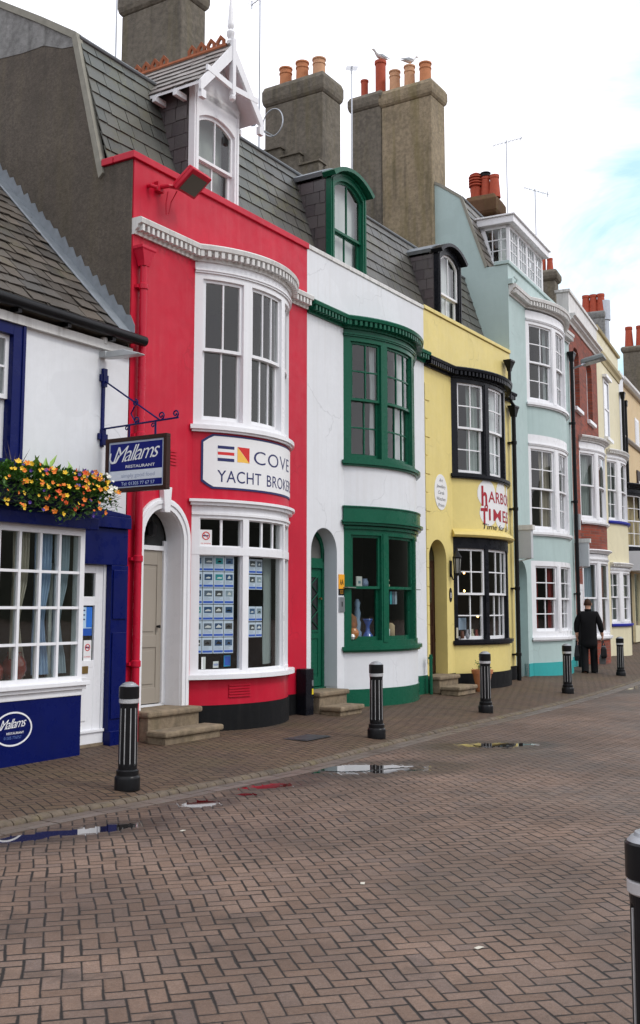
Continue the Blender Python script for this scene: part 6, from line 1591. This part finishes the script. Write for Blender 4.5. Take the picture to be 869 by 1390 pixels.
# channel of stretcher blocks along the kerb
ch = MB(); r0 = random.Random(3)
for i in range(2, len(KP) - 3, 2):
    a, b = KP[i], KP[i + 2]; na, nb = n2(i), n2(i + 2); d = b - a
    for k in range(2):
        o0, o1 = -.012 - .105 * k, -.012 - .105 * k - .098
        z = -.0335 + r0.uniform(-.0015, .0015)
        pa, pb = a + d * .02, b - d * .02
        ch.hexa([(*(pa + na * o0), z), (*(pb + nb * o0), z), (*(pb + nb * o1), z), (*(pa + na * o1), z)], [(*(pa + na * o0), z - .02), (*(pb + nb * o0), z - .02), (*(pb + nb * o1), z - .02), (*(pa + na * o1), z - .02)])
structure(ch.build('gutter_blocks', slate_mat('channel block', [(0, (.10, .07, .056)), (.5, (.135, .098, .08)), (1, (.155, .115, .095))], .2)))
# drain cover on the pavement
free(MB().box(-.28, .28, -.17, .17, 0, .006).box(-.24, .24, -.13, .13, .006, .009).build('drain_cover', simple('rusted cover', (.05, .055, .06), .5, .3)), Frame((.0, 14.35), 32), 'flat grey metal drain cover set in the pavement near the meter cabinet', 'drain cover')
structure(bpy.context.scene.objects['drain_cover']); bpy.context.scene.objects['drain_cover'].location.z = .028
bpy.context.scene.objects['drain_cover'].location.x = -.15; bpy.context.scene.objects['drain_cover'].location.y = 13.1
def puddle_mat():
    m, nt, b, out = new_mat('puddle water'); v = pos(nt)
    b.inputs['Base Color'].default_value = (.018, .014, .012, 1); b.inputs['Roughness'].default_value = .03; b.inputs['IOR'].default_value = 1.6
    b.inputs['Specular IOR Level'].default_value = 1.0; b.inputs['Coat Weight'].default_value = 1; b.inputs['Coat Roughness'].default_value = .02; b.inputs['Coat IOR'].default_value = 1.5
    bump(nt, b, noise(nt, v, 6, 2), .03, .004); return m
M_PUD = puddle_mat()
def puddle(pts, seed, z=-.0345):
    rnd = random.Random(seed); P = [Vector(p) for p in pts]; m = 14; out_ = []; n = len(P)
    for i in range(n):
        p0, p1, p2, p3 = P[i - 1], P[i], P[(i + 1) % n], P[(i + 2) % n]
        for k in range(m):
            t = k / m; q = .5 * ((2 * p1) + (p2 - p0) * t + (2 * p0 - 5 * p1 + 4 * p2 - p3) * t * t + (3 * p1 - p0 - 3 * p2 + p3) * t ** 3)
            out_.append(q + Vector((rnd.uniform(-1, 1), rnd.uniform(-1, 1))) * .012)
    mb = MB().add([(p.x, p.y, z) for p in out_] + [(p.x, p.y, z - .004) for p in out_], [tuple(range(len(out_)))] + [(i, (i + 1) % len(out_), len(out_) + (i + 1) % len(out_), len(out_) + i) for i in range(len(out_))])
    structure(mb.build('puddle', M_PUD))
puddle([(-.02, 10.95), (.12, 11.18), (.40, 11.30), (.66, 11.20), (.86, 11.16), (.62, 11.02), (.45, 10.90), (.2, 10.86)], 1)
puddle([(1.82, 12.92), (1.96, 13.08), (2.15, 13.04), (2.32, 13.0), (2.16, 12.88), (1.98, 12.78)], 2)
# leaf litter / paper scraps on the road
for k, (x, y) in enumerate(((.25, 6.5), (-1.0, 8.0), (.75, 5.3))): free(MB().prism([(-.02, -.01), (.03, -.015), (.025, .012), (-.015, .014)], lambda p, q, d: (p, q, d), 0, .002).build('litter', simple('pale paper', (.5, .47, .4), .8)), Frame((x, y), 20 * k), f'tiny pale scrap of litter lying on the road, {["farther middle", "left", "nearest"][k]} one', 'litter').location.z = -.036
# invented low ridge all round, out of view, added to darken window reflections
hl_ = MB(); rows = [[], []]
for k in range(73):
    a = 2 * PI * k / 72; rows[0].append((150 * math.cos(a), 150 * math.sin(a), -1)); rows[1].append((165 * math.cos(a), 165 * math.sin(a), 22 + 2.5 * math.sin(a * 3) + 1.2 * math.sin(a * 7)))
structure(hl_.sheet(rows).build('reflection_ridge', simple('dark reflection ridge', (.06, .065, .05), .9, var=.5)))

# ================================================================== walking man
def skin_body(name, V, E, R, mat, parent, sub=2, root=0):
    me = bpy.data.meshes.new(name); me.from_pydata(V, E, []); me.update()
    o = bpy.data.objects.new('tmp', me); COL.objects.link(o)
    sk = o.modifiers.new('Skin', 'SKIN'); sk.use_smooth_shade = True
    if not me.skin_vertices: 
        bpy.context.view_layer.update()
    if not me.skin_vertices:
        bpy.context.view_layer.objects.active = o; o.select_set(True); bpy.ops.mesh.customdata_skin_add(); 
    for i, r_2 in enumerate(R):
        me.skin_vertices[0].data[i].radius = r_2 if isinstance(r_2, tuple) else (r_2, r_2); me.skin_vertices[0].data[i].use_root = (i == root)
    s = o.modifiers.new('Sub', 'SUBSURF'); s.levels = sub; s.render_levels = sub
    bpy.context.view_layer.update()
    m2 = bpy.data.meshes.new_from_object(o.evaluated_get(bpy.context.evaluated_depsgraph_get())); bpy.data.objects.remove(o)
    m2.name = name; m2.materials.clear(); m2.materials.append(mat); m2.shade_smooth()
    ob = bpy.data.objects.new(name, m2); COL.objects.link(ob); ob.parent = parent; return ob
# faces +y locally (away from the camera), x right
man = thing('person', 'man in a long black coat and dark trousers walking away carrying bags', 'person', (6.30, 25.30, .02), -rad(14))
M_SKIN = simple('skin', (.55, .30, .20), .55); M_COAT = simple('black wool coat', (.006, .006, .007), .9, var=.3); M_TROU = simple('black trousers', (.007, .007, .008), .85); M_HAIR = simple('dark brown hair', (.045, .022, .012), .7, var=.4)
V = [(0, 0, .98), (0, -.01, 1.18), (0, .0, 1.36), (0, .01, 1.46), (0, .03, 1.535), (0, .045, 1.62), (0, .05, 1.70), (0, .045, 1.755),   # 0-7 trunk, neck, head
     (.17, .0, 1.43), (.255, -.02, 1.20), (.30, .06, .98), (.315, .10, .90),          # 8-11 right arm
     (-.17, .0, 1.43), (-.26, -.03, 1.20), (-.27, .02, .97), (-.27, .05, .89),        # 12-15 left arm
     (.095, 0, .90), (.105, .09, .52), (.11, .06, .10), (.12, .18, .035), (.10, .2, .03),   # 16-20 right leg
     (-.095, 0, .90), (-.10, -.02, .50), (-.10, -.20, .12), (-.11, -.08, .035)]
Ed = [(0, 1), (1, 2), (2, 3), (3, 4), (4, 5), (5, 6), (6, 7), (2, 8), (8, 9), (9, 10), (10, 11), (2, 12), (12, 13), (13, 14), (14, 15), (0, 16), (16, 17), (17, 18), (18, 19), (0, 21), (21, 22), (22, 23), (23, 24)]
V = V[:20] + V[21:]; Ed = [(a if a < 20 else a - 1, b if b < 20 else b - 1) for a, b in Ed]
R = [(.16, .12), (.16, .115), (.17, .115), (.09, .08), (.058, .058), (.075, .085), (.078, .092), (.045, .055), .07, .052, .042, .035, .07, .052, .042, .035, .095, .068, .048, (.045, .035), .095, .068, .048, (.045, .035)]
skin_body('body', V, Ed, R, M_SKIN, man)
# coat: trunk and sleeves, flaring to the knee
Vc = [(0, 0, 1.0), (0, -.01, 1.20), (0, .0, 1.37), (0, .01, 1.46), (.18, .0, 1.42), (.265, -.02, 1.20), (.30, .05, .99), (-.18, .0, 1.42), (-.27, -.03, 1.20), (-.275, .02, .98), (0, 0, .80), (0, -.01, .60)]
Ec = [(0, 1), (1, 2), (2, 3), (2, 4), (4, 5), (5, 6), (2, 7), (7, 8), (8, 9), (0, 10), (10, 11)]
Rc = [(.205, .15), (.20, .145), (.205, .145), (.085, .085), .09, .075, .062, .09, .075, .062, (.215, .16), (.225, .17)]
skin_body('coat', Vc, Ec, Rc, M_COAT, man)
cr = MB().lathe([(.075, 0), (.085, .03), (.075, .055), (.06, .03)], (0, .02, 1.49), 14).build('collar', M_COAT, man, smooth=60)
for n, (a, b, c) in ((1, ((.095, 0, .80), (.105, .09, .50), (.112, .06, .07))), (-1, ((-.095, 0, .80), (-.10, -.02, .48), (-.10, -.20, .09)))):
    MB().tube([a, b, c], [.10, .085, .082], 14).build('trouser_leg', M_TROU, man, smooth=60)
for (x, y) in ((.115, .09), (-.105, -.16)):
    mb = MB(); rg = []
    for k, (py, wx, h) in enumerate(((-.07, .035, .07), (-.03, .045, .10), (.06, .048, .075), (.14, .045, .05), (.19, .02, .03))): rg.append([(x + wx * math.cos(a) * (1), y + py, max(0, h / 2 + h / 2 * math.sin(a))) for a in [2 * PI * i / 10 for i in range(10)]])
    mb.sweep(rg).build('shoe', simple('black shoe leather', (.01, .01, .01), .3), man, smooth=50)
# hair on the back and top of the head, ears, nose, eyes
hb = MB(); rows = []
for i in range(9):
    th = PI * .62 * i / 8
    row = []
    for k in range(25):
        ph = 2 * PI * k / 24
        cut = 1.0 if math.sin(ph) < .25 else (.55 + .0 * k)
        t2 = th * cut
        row.append(Vector((.090 * math.sin(t2) * math.cos(ph), .045 + .104 * math.sin(t2) * math.sin(ph), 1.672 + .118 * math.cos(t2))))
    rows.append(row)
hb.sheet(rows).build('hair', M_HAIR, man, smooth=80)
for n in (-1, 1):
    e = MB().lathe([(.004, 0), (.022, .004), (.026, .012), (.012, .02)], (0, 0, 0), 10).build('ear', M_SKIN, man, smooth=60)
    e.location = (n * .076, .05, 1.655); e.rotation_euler = (0, n * PI / 2, 0); e.scale = (1.35, .8, 1)
    MB().lathe([(.002, -.011), (.011, 0), (.002, .011)], (n * .032, .135, 1.665), 8).build('eye', simple('eye white', (.5, .5, .5), .3), man, smooth=60)
MB().tube([(0, .135, 1.675), (0, .158, 1.635), (0, .14, 1.628)], [.008, .014, .008], 8).build('nose', M_SKIN, man, smooth=60)
MB().tube([(-.024, .134, 1.60), (0, .140, 1.598), (.024, .134, 1.60)], .006, 6).build('mouth', simple('lips', (.4, .14, .11), .5), man)
def hand(x, y, z, n):
    mb = MB(); rg = []
    for k, (dz, wx, wy) in enumerate(((.03, .022, .018), (0, .034, .016), (-.045, .038, .016), (-.075, .036, .014))): rg.append([(x + wy * math.cos(a), y + wx * math.sin(a), z + dz) for a in [2 * PI * i / 10 for i in range(10)]])
    mb.sweep(rg)
    for k, L_ in enumerate((.055, .066, .062, .048)):
        fy_ = y + .028 - k * .019; mb.tube([(x, fy_, z - .07), (x - n * .005, fy_, z - .07 - L_ * .5), (x - n * .03, fy_, z - .07 - L_ * .75), (x - n * .045, fy_, z - .07 - L_ * .45)], [.0095, .009, .008, .007], 6)
    mb.tube([(x, y + .03, z - .02), (x - n * .02, y + .052, z - .05), (x - n * .035, y + .045, z - .085)], [.011, .010, .008], 6)
    mb.build('hand', M_SKIN, man, smooth=60)
hand(.315, .09, .91, 1); hand(-.275, .05, .90, -1)
def place(F3, lx, ly, lz):
    m = Matrix.Rotation(-rad(14), 3, 'Z'); return Vector((6.30, 25.30, .02)) + m @ Vector((lx, ly, lz))
b_ = thing('handbag', 'black shoulder bag hanging from the right hand of the walking man', 'bag', place(0, .33, .06, .40), -rad(14))
MB().sweep([[(w * sx, d * sy, z) for sx, sy in ((-1, -1), (1, -1), (1, 1), (-1, 1))] for z, w, d in ((0, .055, .16), (.05, .07, .19), (.22, .065, .18), (.30, .03, .15))]).build('bag_body', simple('black leather', (.012, .012, .013), .35), b_, bevel=.02)
for s_ in (-.03, .03): MB().tube([(s_, -.08, .29), (-.01, -.04, .42), (-.01, .06, .42), (s_, .12, .29)], .009, 6).build('handle', simple('black leather', (.012, .012, .013), .35), b_)
MB().box(-.035, .035, -.172, -.166, .27, .285).build('buckle', M_METAL, b_)
b_ = thing('carrier_bag', 'crumpled grey carrier bag hanging behind the black bag of the man', 'bag', place(0, .30, .20, .26), -rad(14))
MB().sweep([[(w * sx, d * sy, z) for sx, sy in ((-1, -1), (1, -1), (1, 1), (-1, 1))] for z, w, d in ((0, .07, .10), (.12, .08, .12), (.28, .03, .08), (.5, .012, .02), (.57, .02, .03))]).build('bag_body', simple('grey plastic', (.16, .16, .16), .5), b_, bevel=.02)
b_ = thing('carrier_bag', 'black carrier bag in the left hand of the walking man', 'bag', place(0, -.285, .05, .34), -rad(14))
MB().sweep([[(w * sx, d * sy, z) for sx, sy in ((-1, -1), (1, -1), (1, 1), (-1, 1))] for z, w, d in ((0, .05, .11), (.12, .06, .13), (.28, .04, .10), (.42, .015, .03), (.48, .02, .03))]).build('bag_body', simple('dark plastic', (.02, .02, .022), .4), b_, bevel=.02)

# ================================================================== sky, sun, camera
w = bpy.data.worlds.new('World'); scene.world = w; w.use_nodes = True; nt = w.node_tree; nt.nodes.clear()
out = nt.nodes.new('ShaderNodeOutputWorld'); bg = nt.nodes.new('ShaderNodeBackground'); nt.links.new(bg.outputs[0], out.inputs[0])
sky = nt.nodes.new('ShaderNodeTexSky'); sky.sky_type = 'NISHITA'; sky.sun_disc = False
SUN_EL, SUN_AZ = 48, 115      # azimuth clockwise from +Y
sky.sun_elevation = rad(SUN_EL); sky.sun_rotation = rad(SUN_AZ)
tc = nt.nodes.new('ShaderNodeTexCoord'); mp = nt.nodes.new('ShaderNodeMapping'); mp.inputs['Scale'].default_value = (1, 1, 2.6); nt.links.new(tc.outputs['Generated'], mp.inputs[0])
n1 = noise(nt, mp.outputs[0], 3.2, 7, .6, .6)
# cloud sheet: solid overhead and to the left, torn open on the right
sep = nt.nodes.new('ShaderNodeSeparateXYZ'); nt.links.new(tc.outputs['Generated'], sep.inputs[0])
open_ = nt_clamp(nt, math_n(nt, 'MULTIPLY', math_n(nt, 'SUBTRACT', sep.outputs[0], .10), 4.5))
open_ = math_n(nt, 'MULTIPLY', open_, nt_clamp(nt, math_n(nt, 'MULTIPLY', math_n(nt, 'SUBTRACT', .60, sep.outputs[0]), 5)))
thr = math_n(nt, 'MULTIPLY', open_, .56)
cl_ = nt_clamp(nt, math_n(nt, 'MULTIPLY', math_n(nt, 'SUBTRACT', math_n(nt, 'ADD', n1, .22), math_n(nt, 'ADD', thr, .20)), 4))
cc = ramp(nt, n1, [(.3, (.96, .975, 1.0)), (.65, (1.0, 1.0, 1.0))])
m_ = nt.nodes.new('ShaderNodeMix'); m_.data_type = 'RGBA'; m_.blend_type = 'MULTIPLY'; m_.inputs[0].default_value = 1; nt.links.new(cc, m_.inputs[6]); m_.inputs[7].default_value = (12.2, 12.1, 12.8, 1)
thin = mixc(nt, .8, sky.outputs[0], (6.0, 9.0, 10.2))
mx = mixc(nt, cl_, thin, m_.outputs[2])
nt.links.new(mx, bg.inputs[0]); bg.inputs[1].default_value = .1
sl = bpy.data.lights.new('sun', 'SUN'); sl.energy = 1.1; sl.angle = rad(14); sl.color = (1, .96, .9)
so = bpy.data.objects.new('sun', sl); COL.objects.link(so)
az, el_ = rad(SUN_AZ), rad(SUN_EL)
dvec = Vector((math.sin(az) * math.cos(el_), math.cos(az) * math.cos(el_), math.sin(el_)))
so.rotation_euler = (-dvec).to_track_quat('-Z', 'Y').to_euler()
cam = bpy.data.cameras.new('camera'); co = bpy.data.objects.new('camera', cam); COL.objects.link(co)
cam.sensor_fit = 'HORIZONTAL'; cam.sensor_width = 36; cam.lens = 1450 / 869 * 36; cam.shift_y = -45 / 869
co.location = (0, 0, 1.56); co.rotation_euler = (PI / 2 + math.atan(177 / 1450), 0, 0); cam.clip_end = 1000; cam.clip_start = .05
scene.camera = co
scene.view_settings.view_transform = 'Standard'; scene.view_settings.look = 'None'; scene.view_settings.exposure = 0.26; scene.view_settings.gamma = 1
scene.render.engine = 'CYCLES'
